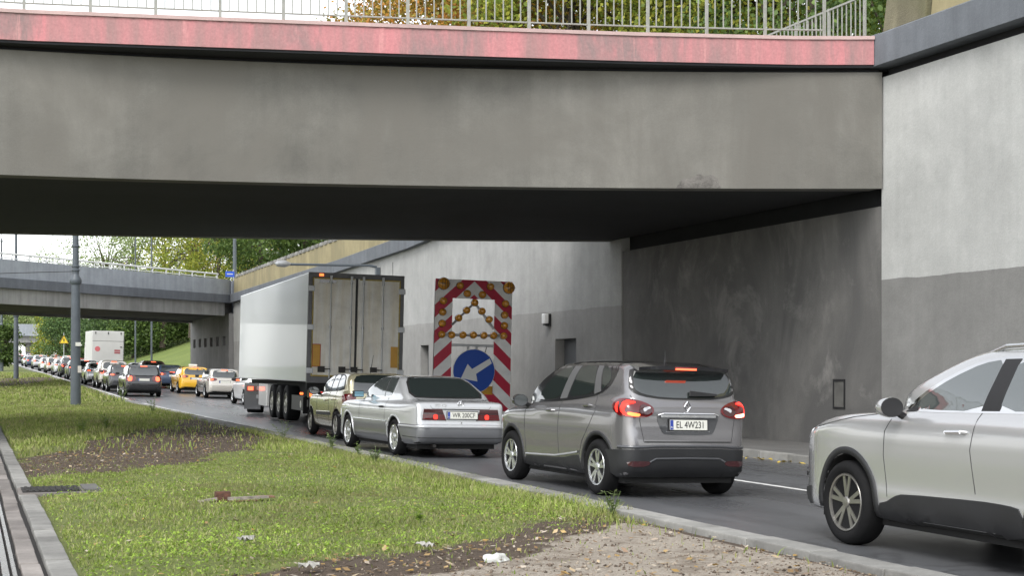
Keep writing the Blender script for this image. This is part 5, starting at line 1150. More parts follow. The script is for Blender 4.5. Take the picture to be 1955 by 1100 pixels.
# ------------------------------------------------------------------ white articulated trailer
def trailer():
    x0, y0 = 9.53, 38.0; z0 = road_z(x0, y0)+0.03
    t = thing('semi_trailer', (x0, y0, z0), 'large white box semi-trailer with dirty rear doors straddling the lanes', 'truck', rot=(0, R(1.43), R(-2.4)))
    W, L, zb, zt = 1.275, 13.6, 1.13, 4.0
    wh = plain('white_trailer_side', (0.64, 0.66, 0.67), 0.40, 0.0, 0.25, var=0.03, vscale=0.6)
    MB().box(-W, W, .06, L, zb, zt).build('box_body', wh, t, bevel=.03)
    al = plain('dark_door_frame', (0.11, 0.11, 0.115), 0.45, 0.2, var=.3)
    b = MB(); b.box(-W-.004, -W+.09, -.03, .075, zb-.02, zt+.004); b.box(W-.09, W+.004, -.03, .075, zb-.02, zt+.004)
    b.box(-W+.09, W-.09, -.03, .075, zt-.12, zt+.004); b.box(-W+.09, W-.09, -.03, .075, zb-.02, zb+.14); b.build('door_frame', al, t)
    m, tt, bb = _new('dirty_white_door'); v = _tc(tt)
    n = _noise(tt, _map(tt, v, (4.5, 1, 0.35), (2, 0, 0)), 1.0, 6, 0.6, .3)
    c = _mix(tt, _ramp(tt, n, [(0.40, 0.0), (0.62, 1.0)]), (0.80, 0.79, 0.75), (0.70, 0.65, 0.54))
    c = _mix(tt, 0.55, c, _mix(tt, 1.0, c, _ramp(tt, _noise(tt, v, 2.2, 6, .65), [(.3, .6), (.7, 1.1)]), 'MULTIPLY'))
    tt.links.new(c, bb.inputs['Base Color']); bb.inputs['Roughness'].default_value = .5
    yel = plain('yellowed_seal', (0.34, 0.26, 0.06), .6, var=.35, vscale=6)
    gap = MB().box(-W+.09, W-.09, .02, .058, zb+.14, zt-.12).build('door_gap', M['black'], t)
    for sg in (-1, 1):
        xa, xb = (-W+.10, -.035) if sg < 0 else (.035, W-.10)
        d = MB().box(xa, xb, -.045, .018, zb+.15, zt-.13).build('rear_door', m, t, bevel=.008)
        s_ = MB(); s_.box(xa, xa+.035, -.050, -.0455, zb+.15, zt-.13) if sg < 0 else s_.box(xb-.035, xb, -.050, -.0455, zb+.15, zt-.13)
        s_.box(xa+.04, xb-.04, -.050, -.0455, zt-.165, zt-.13); s_.box(xa+.04, xb-.04, -.050, -.0455, zb+.15, zb+.19); s_.build('door_seal', yel, d)
        for q in (0.42, 0.90) if sg < 0 else (0.12, 0.58):
            xr = xa+(xb-xa)*q
            b = MB(); b.tube((xr, -.075, zb+.10), (xr, -.075, zt-.10), .017, n=8)
            for z in (zb+.3, zb+1.45, zt-.25): b.tube((xr, -.075, z-.035), (xr, -.075, z+.035), .033, n=8)
            b.box(xr-.03, xr+.03, -.10, -.046, zt-.24, zt-.07); b.build('lock_rod', plain('lock_rod_grey', (0.22, 0.21, 0.20), .45, .5) if False else M['steel'], d)
            h = MB(); h.box(xr-.28, xr+.02, -.11, -.075, zb+.335, zb+.365); h.box(xr-.30, xr-.12, -.095, -.046, zb+.26, zb+.42); h.build('lock_handle', M['darksteel'], d)
        for z in (zb+.30, (zb+zt)/2, zt-.42):
            hx = sg*(W-.06); MB().box(hx-.09, hx+.09, -.075, -.031, z-.075, z+.075).build('hinge', M['steel'], d, bevel=.01)
        mx = -W+.14 if sg < 0 else W-.33
        MB().box(mx, mx+.19, -.052, -.046, zb+.42, zb+.98).build('marker_panel', plain('marker_yellow', (0.52, 0.27, 0.03), .5, var=.15), d)
        if sg < 0:
            f = MB(); f.box(mx-.02, mx+.21, -.050, -.0465, zb+.40, zb+1.0); f.build('marker_border', plain('marker_red', (0.35, 0.04, 0.02), .5), d)
    MB().box(-W+.28, -W+.72, -.049, -.0455, zt-.26, zt-.19).build('vent', M['p_dgrey'], t)
    MB().box(-W+.27, -W+.38, -.06, -.031, zt-.09, zt-.03).build('marker_light', M['glow_orange'], t)
    # chassis, bumper, lamps, wheels, boxes
    b = MB(); b.box(-.9, .9, .1, 13.0, .72, zb-.03); b.box(-W+.02, W-.02, .05, .25, zb-.2, zb-.03); b.build('chassis', M['under'], t)
    MB().box(-W+.05, W-.05, .0, .12, .48, .66).build('rear_bumper', M['darksteel'], t)
    for sg in (-1, 1):
        f = MB().box(sg*1.0-.22, sg*1.0+.22, .0, .08, .72, .90).build('tail_light', M['tail_dark'], t)
        MB().box(sg*1.0-.18, sg*1.0-.04, -.012, -.001, .75, .87).build('lamp_glow', M['glow_orange'], f); MB().box(sg*1.0+.04, sg*1.0+.18, -.012, -.001, .75, .87).build('lamp_glow', M['glow'], f)
        MB().box(sg*(W-.05)-.04, sg*(W-.05)+.03, .9, 1.0, .78, .84).build('side_marker', M['glow_orange'], t)
        MB().box(sg*1.05-.2, sg*1.05+.2, .55, .58, .28, .72).build('mud_flap', M['rubber'], t)
        for yw in (3.45, 4.75, 6.05):
            wheel(t, sg*1.26, yw, .50, .38, .29, ('x', 0, 0, 0, 0) and (10, 0, .035, .05, .14), M['alloy_dark'], 36)
        MB().box(sg*W-.08*(sg+1)/1 if False else sg*(W-.30)-.25, sg*(W-.30)+.25, 7.3, 9.0, .30, 1.0).build('pallet_box', M['p_white'] , t, bevel=.03)
        MB().box(sg*(W-.08)-.02, sg*(W-.08)+.02, 9.3, 10.6, .5, .62).build('side_rail', M['steel'], t); MB().box(sg*(W-.08)-.02, sg*(W-.08)+.02, 9.3, 10.6, .78, .9).build('side_rail', M['steel'], t)
    MB().lathe([(.10, 0), (.10, -.012)], 20, 'X', (-W+.06, 1.1, .52)).build('round_reflector', M['plate'], t)
    MB().box(-1.22, -1.18, .6, 2.6, .35, .75).build('mud_guard', M['black'], t)
    # tractor unit ahead of it
    tr = thing('truck_tractor', (x0+.72, y0+12.6, road_z(x0, y0+13)+.03), 'truck tractor unit mostly hidden ahead of the white semi-trailer', 'truck', rot=(0, R(1.43), R(-12)))
    MB().box(-1.22, 1.22, 2.2, 4.3, .9, 3.75).build('cab', M['p_white'], tr, bevel=.12)
    b = MB(); b.box(-.5, .5, -3.2, 2.2, .62, .95); b.build('chassis', M['under'], tr)
    for sg in (-1, 1):
        for yw in (-1.6, 3.1): wheel(tr, sg*1.22, yw, .50, .36 if yw > 0 else .55, .29, (10, 0, .035, .05, .14), M['alloy_dark'], 32)
        f = MB().box(sg*1.0-.2, sg*1.0+.2, -3.28, -3.2, .74, .92).build('tail_light', M['tail'], tr)
        MB().box(sg*1.0-.15, sg*1.0+.02, -3.295, -3.281, .77, .89).build('lamp_glow', M['glow_far'], f)
        MB().box(sg*1.0-.26, sg*1.0+.26, -3.19, -3.16, .16, 1.0).build('mud_flap', M['p_dgrey'], tr)
        MB().box(sg*1.235-.01, sg*1.235+.01, 3.0, 3.9, 2.3, 3.1).build('side_window', M['glass'], tr)
    MB().box(-1.1, 1.1, 4.301, 4.33, 2.2, 3.2).build('windscreen', M['glass'], tr)
trailer()
def box_truck():
    y0 = 118.0; x0 = 10.1; z0 = float(rise2(y0))-.08
    t = thing('box_truck', (x0, y0, z0), 'white box truck with a tail lift in the right lane under the far bridge', 'truck', rot=(.0107, R(1.43), 0))
    wh = plain('dull_white_box', (0.60, 0.60, 0.57), .4, var=.08, vscale=.8)
    MB().box(-1.2, 1.2, .05, 7.0, 1.0, 3.75).build('box_body', wh, t, bevel=.03)
    MB().box(-1.15, 1.15, 0, .045, 1.35, 2.95).build('tail_lift', wh, t)
    MB().box(-1.15, 1.15, .02, .048, 2.98, 3.7).build('rear_door', wh, t)
    MB().box(-1.16, 1.16, .0, .046, 2.952, 2.978).build('door_gap', M['black'], t)
    for x in (-.95, 0, .95): MB().box(x-.03, x+.03, -.02, .019, 3.5, 3.68).build('hinge', M['black'], t)
    MB().lathe([(.20, 0), (.20, -.01)], 24, 'Y', (-.78, -.001, 2.35)).build('round_mark', plain('faded_red_mark', (0.62, 0.16, 0.17), .6), t)
    mk = plain('dark_red_mark', (0.38, 0.10, 0.11), .6)
    b = MB(); b.box(.48, .92, -.01, -.002, 2.02, 2.15); b.box(.48, .92, -.01, -.002, 2.19, 2.32); b.build('sticker', mk, t)
    MB().box(.9, 1.05, -.03, -.002, 2.5, 2.56).build('catch', M['black'], t)
    MB().box(-1.1, 1.1, .0, .3, .55, .7).build('rear_bumper', M['steel'], t)
    MB().box(-.9, .9, .3, 8.8, .6, .95).build('chassis', M['under'], t)
    MB().box(-1.1, 1.1, 7.2, 9.0, .7, 2.9).build('cab', M['p_white'], t, bevel=.12)
    MB().box(-1.0, 1.0, 9.001, 9.03, 1.8, 2.7).build('windscreen', M['glass'], t)
    for sg in (-1, 1):
        f = MB().box(sg*.95-.15, sg*.95+.15, -.02, .0, .72, .86).build('tail_light', M['tail'], t)
        for yw in (1.6, 8.0): wheel(t, sg*1.12, yw, .44, .30, .25, (8, 0, .035, .05, .12), M['alloy_dark'], 20)
box_truck()
# ================================================================== POLES, SIGNS
def tram_pole(px, zb, h, r0, label, loc, group='catenary poles in the grass strip'):
    p = thing('catenary_pole', loc, label, 'pole', group)
    b = MB(); b.lathe([(r0*1.02, -0.6), (r0, 0.0), (r0*0.86, 4.0), (r0*0.80, 4.55)], 20); b.build('shaft', M['pole'], p, smooth=True)
    b = MB(); b.lathe([(r0*0.80, 4.55), (r0*1.12, 4.62), (r0*1.18, 4.72), (r0*1.05, 4.80), (r0*0.78, 4.86), (r0*0.62, 4.95)], 20); b.build('collar', M['pole'], p, smooth=True)
    b = MB(); b.lathe([(r0*0.62, 4.95), (r0*0.58, 6.3), (r0*0.5, h)], 20)
    for z in (5.05, 5.2, 5.95): b.lathe([(r0*0.6, z), (r0*0.78, z+0.02), (r0*0.78, z+0.07), (r0*0.6, z+0.09)], 20)
    b.build('upper_shaft', M['pole'], p, smooth=True)
    return p
tp = tram_pole(145, 0, 11, 0.19, 'nearest slate grey catenary pole standing in the grass strip', (3.75, 57.0, float(rise2(57))))
MB().box(-0.02, 0.17, -0.20, -0.15, 2.28, 2.42).build('notice_plate', M['plate'], tp)
MB().box(0.06, 0.19, -0.19, -0.12, 1.3, 1.55).build('sticker', M['p_beige'], tp)
MB().path([(-0.1, 0, 5.05), (-2.2, 0.6, 4.98), (-3.4, 0.9, 4.93)], 0.012, 5).build('span_wire', M['black'], tp)
p2 = tram_pole(38, 0, 11, 0.185, 'second slate grey catenary pole farther along the grass strip', (3.3, 113.5, float(rise2(113.5))))
MB().box(-0.9, 0.9, -0.05, 0.05, 10.7, 10.9).build('cross_arm', M['pole'], p2)
MB().path([(-0.9, 0, 10.8), (-3.2, 0, 10.75)], 0.05, 6).build('bracket_arm', M['pole'], p2)
p3 = tram_pole(10, 0, 13, 0.18, 'farthest slate grey catenary pole at the left edge', (3.2, 158, float(rise2(158))))
b = MB(); b.lathe([(0.05, 13), (0.14, 13.15), (0.03, 13.5), (0.02, 14.1)], 10); b.build('finial', M['pole'], p3, smooth=True)
def lamp_post(x, y, z, h, label, r=0.09):
    p = thing('lamp_post', (x, y, z), label, 'lamp post', 'slim lamp posts beyond the far bridge')
    MB().lathe([(r*1.5, 0), (r*1.5, 0.8), (r, 0.85), (r*0.7, h)], 12).build('shaft', M['pole'], p, smooth=True)
    MB().path([(0, 0, h), (-0.4, 0, h+0.35), (-1.6, 0, h+0.5)], 0.05, 6).build('arm', M['pole'], p)
    MB().box(-2.2, -1.55, -0.14, 0.14, h+0.44, h+0.56).build('lamp_head', M['steel'], p, bevel=0.03)
lamp_post(14.6, 128, float(rise2(128))+0.2, 11.5, 'slim lamp post rising from the foot of the grass hill')
lamp_post(20.0, 118.5, 6.3, 9, 'thicker lamp post at the right end of the far bridge', 0.16)
lamp_post(14.2, 137, float(rise2(137))-0.1, 15, 'slim lamp post seen between the trees behind the far bridge', 0.08)
lamp_post(2.6, 168, float(rise2(168)), 9, 'slender distant lamp post on the grass strip near the left edge', 0.06)
ws = thing('warning_sign', (7.0, 119.5, 1.3), 'yellow triangular warning sign on a post beside the trees', 'road sign')
WX = 13.4*0
def tri_sign():
    Yp = 150.0; d = ray(122, 700); x = Yp*d[0]/d[1]; ws.location = (x, Yp, float(rise2(Yp)))
    MB().tube((0, 0.05, -0.5), (0, 0.05, 3.9), 0.04).build('post', M['steel'], ws)
    T = [(-0.42, 2.85), (0.42, 2.85), (0, 3.6)]
    MB().prism(T, lambda x, z: (x, 0, z), lambda x, z: (x, 0.03, z)).build('plate', plain('sign_yellow', (0.75, 0.55, 0.03), 0.5), ws)
    for i in range(3):
        a, c = T[i], T[(i+1) % 3]; MB().tube((a[0], -0.01, a[1]), (c[0], -0.01, c[1]), 0.035).build('border', plain('sign_border', (0.30, 0.19, 0.02), 0.5), ws)
    MB().box(-0.05, 0.05, -0.02, -0.004, 3.0, 3.3).build('symbol', M['ink'], ws)
tri_sign()
bs = thing('street_sign', (16.85, 100.3, 6.3), 'small blue street sign at the right end of the far bridge', 'road sign')
MB().tube((0, 0, 0), (0, 0, 1.8), 0.03).build('post', M['steel'], bs)
MB().box(-0.55, 0.05, -0.05, -0.032, 1.28, 1.66).build('plate', plain('sign_blue_small', (0.03, 0.10, 0.55), 0.5), bs)
MB().box(-0.45, -0.05, -0.06, -0.052, 1.44, 1.5).build('stripe', M['plate'], bs)
# ================================================================== ARROW BOARD TRAILER
Yb = 38.0; bxl = 11.70
ab = thing('arrow_board', (bxl+1.1, Yb, road_z(bxl+1.1, Yb)), 'tall red and white striped arrow board trailer with amber lamps and blue arrow sign', 'arrow board', rot=(0, R(1.43), 0))
ZT = 4.02
def stripes():
    m, t, b = _new('red_white_chevrons'); v = _tc(t); s = _sep(t, v)
    e = _math(t, 'SUBTRACT', 1.1, _math(t, 'ABSOLUTE', s['X']))
    vv = _math(t, 'SUBTRACT', ZT, s['Z'])
    q = _math(t, 'ADD', _math(t, 'ADD', vv, _math(t, 'MULTIPLY', e, 0.92)), 0.705*3-0.70)
    f = _math(t, 'MODULO', q, 0.705)
    k = _math(t, 'LESS_THAN', f, 0.345)
    c = _mix(t, k, (0.72, 0.72, 0.71), (0.42, 0.015, 0.045))
    c = _mix(t, 0.6, c, _mix(t, 1.0, c, _ramp(t, _noise(t, v, 3, 5, 0.6), [(0.3, 0.75), (0.7, 1.15)]), 'MULTIPLY'))
    t.links.new(c, b.inputs['Base Color']); b.inputs['Roughness'].default_value = 0.35; return m
MS = stripes()
b = MB(); T_ = 0.035
for (u0, u1, v0, v1) in ((0, 2.2, 0, 0.51), (0, 0.49, 0.51, 3.55), (1.70, 2.2, 0.51, 3.55), (0.49, 1.70, 3.1, 3.55)):
    b.box(-1.1+u0, -1.1+u1, 0, T_, ZT-v1, ZT-v0)
b.build('striped_panel', MS, ab)
MB().box(-0.61, 0.60, 0.005, 0.05, ZT-1.81, ZT-1.74).build('cross_bar', M['steel'], ab)
for sx in (-0.12, 0.12): MB().box(sx-0.03, sx+0.03, 0.04, 0.09, 0.5, ZT-1.75).build('support', M['steel'], ab)
for sx in (-1.05, 1.05): MB().box(sx-0.04, sx+0.04, 0.04, 0.12, 0.4, ZT-0.05).build('post', M['steel'], ab)
MB().path([(0.42, 0.06, ZT-1.78), (0.30, 0.05, ZT-2.2), (0.5, 0.03, ZT-2.05)], 0.012, 5).build('cable', M['black'], ab)
b = MB()
def zl(px, pz): return (-1.1+(px-180)*0.00395, ZT-(pz-135-(px-180)*0.034)*0.003734)
bars = [((460, 308), (300, 470)), ((460, 308), (603, 500)), ((228, 541), (676, 551))]
for p, q in bars:
    a, c = zl(*p), zl(*q); b.tube((a[0], -0.03, a[1]), (c[0], -0.03, c[1]), 0.035, n=6)
b.build('lamp_bar', M['steel'], ab)
amber = plain('amber_lens', (0.58, 0.26, 0.03), 0.12, 0.0, 1.0, var=0.35, vscale=14)
def lamp(px, pz, r):
    x, z = zl(px, pz); mb = MB()
    mb.lathe([(r*1.0, 0.0), (r*1.0, -0.05), (r*0.93, -0.075), (r*0.75, -0.11), (r*0.45, -0.135), (0.004, -0.145)], 18, 'Y', (x, -0.02, z))
    o = mb.build('amber_lamp', amber, ab, smooth=True, sharp=60)
    h = MB(); h.lathe([(r*1.04, 0.0), (r*1.04, -0.03), (r*1.0, -0.035)], 18, 'Y', (x, -0.001, z)); h.build('lamp_rim', M['black'], o)
    if r > 0.15:
        g = MB()
        for k in (-1, 0, 1): g.tube((x+k*0.07, -0.168, z-0.12), (x+k*0.07, -0.168, z+0.12), 0.006, n=5)
        g.tube((x-0.15, -0.168, z), (x+0.15, -0.168, z), 0.006, n=5); g.build('lamp_guard', M['black'], o)
for px, pz in ((352,185),(235,297),(232,378),(230,460),(228,540),(572,190),(685,315),(680,398),(680,475),(676,550),(405,243),(515,250),(460,308),(403,364),(514,370),(347,420),(567,430),(300,543),(380,543),(456,543),(532,546),(603,548)): lamp(px, pz, 0.10)
for px, pz in ((235, 172), (708, 197)): lamp(px, pz, 0.165)
cz = ZT-2.47; cx = 0.02
dsk = MB().lathe([(0.585, 0.0), (0.585, -0.02)], 48, 'Y', (cx, -0.06, cz)).build('direction_sign', plain('sign_blue', (0.006, 0.055, 0.32), 0.35), ab)
MB().lathe([(0.60, 0.0), (0.60, -0.012)], 48, 'Y', (cx, -0.045, cz)).build('sign_rim', M['plate'], dsk)
ar = [(0.40, 0.30), (0.46, 0.20), (0.06, -0.09), (0.13, -0.22), (-0.36, -0.20), (-0.16, 0.20), (-0.07, 0.06)]
ar = [(0.44, 0.355), (0.50, 0.22), (0.055, -0.075), (0.10, -0.28), (-0.37, -0.20), (-0.19, 0.19), (-0.06, 0.055)]
MB().prism(ar, lambda x, z: (cx+x, -0.088, cz+z), lambda x, z: (cx+x, -0.081, cz+z)).build('arrow', plain('sign_white', (0.62, 0.63, 0.62), 0.4), dsk)
MB().box(-0.9, 0.9, 0.13, 3.0, 0.42, 0.56).build('chassis', M['darksteel'], ab)
MB().box(-0.8, 0.8, 0.4, 2.0, 0.565, 1.15).build('battery_box', M['p_yellow'], ab, bevel=0.03)
MB().box(-0.05, 0.05, 3.0, 4.2, 0.44, 0.54).build('drawbar', M['darksteel'], ab)
for sx in (-1, 1):
    MB().lathe([(0.16, 0.09), (0.30, 0.09), (0.325, 0.06), (0.325, -0.06), (0.30, -0.09), (0.16, -0.09)], 24, 'X', (sx*0.98, 1.3, 0.325)).build('wheel', M['rubber'], ab, smooth=True)
    MB().box(sx*0.7-0.12, sx*0.7+0.12, 0.0, 0.06, 0.50, 0.6).build('tail_light', M['tail'], ab)
# ================================================================== SMALL THINGS ON THE GRASS
bg_ = thing('broken_grate', (2.62, 16.0, float(med_z(np.array(2.62), np.array(16.0)))-0.025), 'broken rusty grate and brick pieces lying in the grass', 'drain')
MB().box(-0.13, 0.03, -0.06, 0.05, -0.02, 0.135).build('brick', plain('rusty_brick', (0.10, 0.045, 0.03), 0.9, var=0.5, vscale=20, bump=0.5), bg_, bevel=0.008)
b = MB(); b.hexa([(-0.32, -0.1, 0.03), (-0.12, -0.1, 0.05), (-0.12, -0.03, 0.05), (-0.32, -0.03, 0.03), (-0.32, -0.1, 0.05), (-0.12, -0.1, 0.075), (-0.12, -0.03, 0.075), (-0.32, -0.03, 0.05)])
b.hexa([(-0.02, -0.22, 0.055), (0.42, -0.16, 0.06), (0.42, -0.1, 0.06), (-0.02, -0.15, 0.055), (-0.02, -0.22, 0.085), (0.42, -0.16, 0.085), (0.42, -0.1, 0.085), (-0.02, -0.15, 0.085)])
b.build('slat', plain('pale_slat', (0.27, 0.235, 0.205), 0.8, var=0.5, vscale=14), bg_)
b = MB(); b.box(0.03, 0.36, -0.09, 0.0, -0.02, 0.035); b.box(0.32, 0.5, -0.1, 0.06, 0.06, 0.075); b.build('bar', plain('rust', (0.20, 0.11, 0.07), 0.9, var=0.4, vscale=25), bg_)
def blob(name, loc, sx, sy, sz, seed, mat, label, cat, amp=0.35):
    bm = bmesh.new(); bmesh.ops.create_icosphere(bm, subdivisions=4, radius=1)
    r = np.random.default_rng(seed); D = r.normal(0, 1, (14, 3)); A = r.uniform(0, 6.28, 14)
    for v in bm.verts:
        p = np.array(v.co); n = sum(np.sin(D[i]@p*2.3+A[i]) for i in range(14))/14*2
        n2 = abs(math.sin(5*p[0]+3*n))*0.15
        q = v.co*(1+amp*n-n2); v.co = (q.x*sx, q.y*sy, max(q.z*sz, -sz*0.4))
    me = bpy.data.meshes.new(name); bm.to_mesh(me); bm.free(); me.materials.append(mat)
    me.polygons.foreach_set('use_smooth', np.ones(len(me.polygons), bool))
    o = bpy.data.objects.new(name, me); COL.objects.link(o); o.location = loc; return tag(o, label, cat)
blob('plastic_bag', (3.75, 10.55, 0.05), 0.12, 0.08, 0.075, 4, plain('white_plastic', (0.62, 0.63, 0.60), 0.35), 'crumpled white plastic bag lying on the bare dirt', 'litter', 0.5)
def paper(px, py, s, lab, seed):
    d = ray(px, py); t = (0.06-CZ)/d[2]; x, y = d[0]*t, d[1]*t
    r = np.random.default_rng(seed); n = 7; V = []; Fc = []
    for i in range(n):
        for j in range(n):
            V.append(((i/(n-1)-0.5)*s, (j/(n-1)-0.5)*s*0.7, 0.02+r.uniform(0, 0.3)*s))
    for i in range(n-1):
        for j in range(n-1): a = i*n+j; Fc.append((a, a+1, a+n+1, a+n))
    o = mesh_obj('paper_scrap', V, Fc, plain('scrap_white', (0.34, 0.33, 0.30), 0.8, var=0.3, vscale=20))
    o.location = (x, y, float(med_z(np.array(x), np.array(y)))+0.02); o.rotation_euler = (0, 0, seed); return tag(o, lab, 'litter', 'scraps lying in the grass')
paper(470, 1043, 0.15, 'pale crumpled scrap in the bright grass at lower left of the dirt', 1)
paper(812, 1058, 0.16, 'pale torn scrap at the edge of grass and bare dirt', 2)
paper(590, 1094, 0.15, 'pale flat scrap at the very bottom edge below the grass', 3)
# ================================================================== GRASS, LEAVES, WEEDS
def blades(name, X, Y, h, wd, lean, mat, lift=0.0):
    n = len(X); Z = med_z(X, Y)-0.01+lift
    a = rng.uniform(0, 6.28, n); la = rng.uniform(0, 6.28, n); l = rng.uniform(0.1, 1, n)*lean*h
    dx, dy = np.cos(a)*wd/2, np.sin(a)*wd/2; lx, ly = np.cos(la)*l, np.sin(la)*l
    V = np.empty((n, 5, 3))
    V[:, 0] = np.stack([X-dx, Y-dy, Z], -1); V[:, 1] = np.stack([X+dx, Y+dy, Z], -1)
    V[:, 2] = np.stack([X+dx*.8+lx*.35, Y+dy*.8+ly*.35, Z+h*.6], -1); V[:, 3] = np.stack([X-dx*.8+lx*.35, Y-dy*.8+ly*.35, Z+h*.6], -1)
    V[:, 4] = np.stack([X+lx, Y+ly, Z+h], -1)
    k = np.arange(n)[:, None]*5
    T = np.concatenate([k+np.array([[0, 1, 2]]), k+np.array([[0, 2, 3]]), k+np.array([[3, 2, 4]])], 0)
    o = mesh_obj(name, V.reshape(-1, 3), T, mat); o['kind'] = 'stuff'; return o
def scatter(n, y0, y1, x0=0.78, x1=6.3, pw=1.0):
    return rng.uniform(x0, x1, n), y0+(y1-y0)*rng.uniform(0, 1, n)**pw
def keep_grass(X, Y, thr=0.35, extra=0.0):
    d, s = covers(X, Y); n = 0.5+0.9*wob(X, Y, 1.6, 21)
    p = 1-np.maximum(d*0.93, s*0.99)
    # a tuft of longer grass stays by the kerb above the sand
    tuft = np.exp(-(((X-5.55)/0.55)**2+((Y-13.6)/0.9)**2)); p = np.maximum(p, tuft)
    p = p*(1-0.75*np.clip((wob(X, Y, 1.1, 61)-0.18)*4, 0, 1))
    p = p*(1-0.6*np.exp(-(((X-3.6)/1.6)**2+((Y-24.5)/2.2)**2)))
    return rng.uniform(0, 1, X.shape) < p*(0.55+0.6*n)
X, Y = scatter(125000, 8.5, 26); k = keep_grass(X, Y); X, Y = X[k], Y[k]
hh = (0.018+0.036*rng.uniform(0, 1, len(X))**1.5)*(1+0.5*wob(X, Y, 1.3, 31))+0.10*np.exp(-(((X-5.7)/0.4)**2))*rng.uniform(0, 1, len(X))
blades('grass', X, Y, hh, 0.009+0.004*rng.uniform(0, 1, len(X)), 0.9, M['grass'])
X, Y = scatter(70000, 26, 62); k = keep_grass(X, Y); X, Y = X[k], Y[k]
hh = (0.05+0.08*rng.uniform(0, 1, len(X)))*(1+0.4*wob(X, Y, 0.8, 32)); blades('grass', X, Y, hh, 0.022, 0.8, M['grass'])
X, Y = scatter(26000, 62, 140); k = keep_grass(X, Y); X, Y = X[k], Y[k]
blades('grass', X, Y, 0.08+0.12*rng.uniform(0, 1, len(X)), 0.06, 0.7, M['grass'])
Xk = rng.uniform(5.95, 6.36, 15000); Yk = rng.uniform(13.6, 46, 15000); kk = (rng.uniform(0, 1, 15000) < 0.75+0.5*wob(Xk*0, Yk, 2.0, 51)) & ~((Yk > 34.5) & (Yk < 44)); Xk, Yk = Xk[kk], Yk[kk]
blades('grass', Xk, Yk, (0.05+0.08*rng.uniform(0, 1, len(Xk)))*(1+0.4*wob(Xk*0, Yk, 3.0, 52)), 0.012, 1.1, M['grass'])
def leaves(name, X, Y, size, mat, tilt=0.5, lift=0.02, kind='stuff', zf=med_z):
    n = len(X); Z = zf(X, Y)+lift
    a = rng.uniform(0, 6.28, n); u = np.stack([np.cos(a), np.sin(a), rng.normal(0, tilt, n)*0.6], -1)
    v = np.stack([-np.sin(a), np.cos(a), rng.normal(0, tilt, n)*0.6], -1); C = np.stack([X, Y, Z], -1); s = size[:, None]
    V = np.empty((n, 4, 3)); V[:, 0] = C-u*s; V[:, 1] = C+v*s*0.55; V[:, 2] = C+u*s; V[:, 3] = C-v*s*0.55
    V[:, :, 2] = np.maximum(V[:, :, 2], (zf(X, Y)+0.003)[:, None])
    o = mesh_obj(name, V.reshape(-1, 3), np.arange(n*4).reshape(n, 4), mat)
    if kind: o['kind'] = kind
    return o
X, Y = scatter(60000, 9, 24); d, s = covers(X, Y); cl = np.exp(-((Y-(10.6+0.55*X)*1.0)/1.5)**2)
k = (rng.uniform(0, 1, len(X)) < (1-np.maximum(d, s))*(0.18+0.9*cl*(0.6+0.9*wob(X, Y, 1.5, 41)))); X, Y = X[k], Y[k]
leaves('ground_cover', X, Y, rng.uniform(0.007, 0.019, len(X)), M['clover'], 0.7, 0.04)
X, Y = scatter(9000, 8.5, 40, pw=1.6); d, s = covers(X, Y)
k = rng.uniform(0, 1, len(X)) < 0.10+0.85*d*(1-0.75*s); X, Y = X[k], Y[k]
leaves('fallen_leaves', X, Y, rng.uniform(0.012, 0.04, len(X)), M['litter'], 0.35, 0.022)
Xl = rng.uniform(13.2, 13.7, 70); Yl = rng.uniform(20, 27, 70)
leaves('fallen_leaves', Xl, Yl, rng.uniform(0.03, 0.07, 70), plain('yellow_litter', (0.50, 0.36, 0.06), 0.8, var=0.3, vscale=5), 0.4, 0.02, zf=lambda X, Y: rise2(Y)-0.025*(X-6.95))
def clods(name, X, Y, s, mat):
    n = len(X); Z = med_z(X, Y); C = np.stack([X, Y, Z+s*0.25], -1)
    base = np.array([[1, 0, 0], [-1, 0, 0], [0, 1, 0], [0, -1, 0], [0, 0, .8], [0, 0, -.8]], float)
    V = C[:, None, :]+base[None]*s[:, None, None]*rng.uniform(0.5, 1.2, (n, 6, 1)); a = np.array([[0, 2, 4], [2, 1, 4], [1, 3, 4], [3, 0, 4], [2, 0, 5], [1, 2, 5], [3, 1, 5], [0, 3, 5]])
    T = (np.arange(n)[:, None, None]*6+a[None]).reshape(-1, 3); o = mesh_obj(name, V.reshape(-1, 3), T, mat); o['kind'] = 'stuff'; return o
X, Y = scatter(16000, 8.6, 45, pw=1.8); d, s = covers(X, Y); k = rng.uniform(0, 1, len(X)) < np.maximum(d, s); X, Y = X[k], Y[k]
clods('soil_clods', X, Y, rng.uniform(0.003, 0.016, len(X))**1.0*rng.choice([0.6, 1.0, 1.4], len(X)), leafmat('clod_earth', [(0.05, 0.036, 0.025), (0.16, 0.12, 0.09), (0.34, 0.29, 0.23), (0.11, 0.08, 0.06)], 0.0))
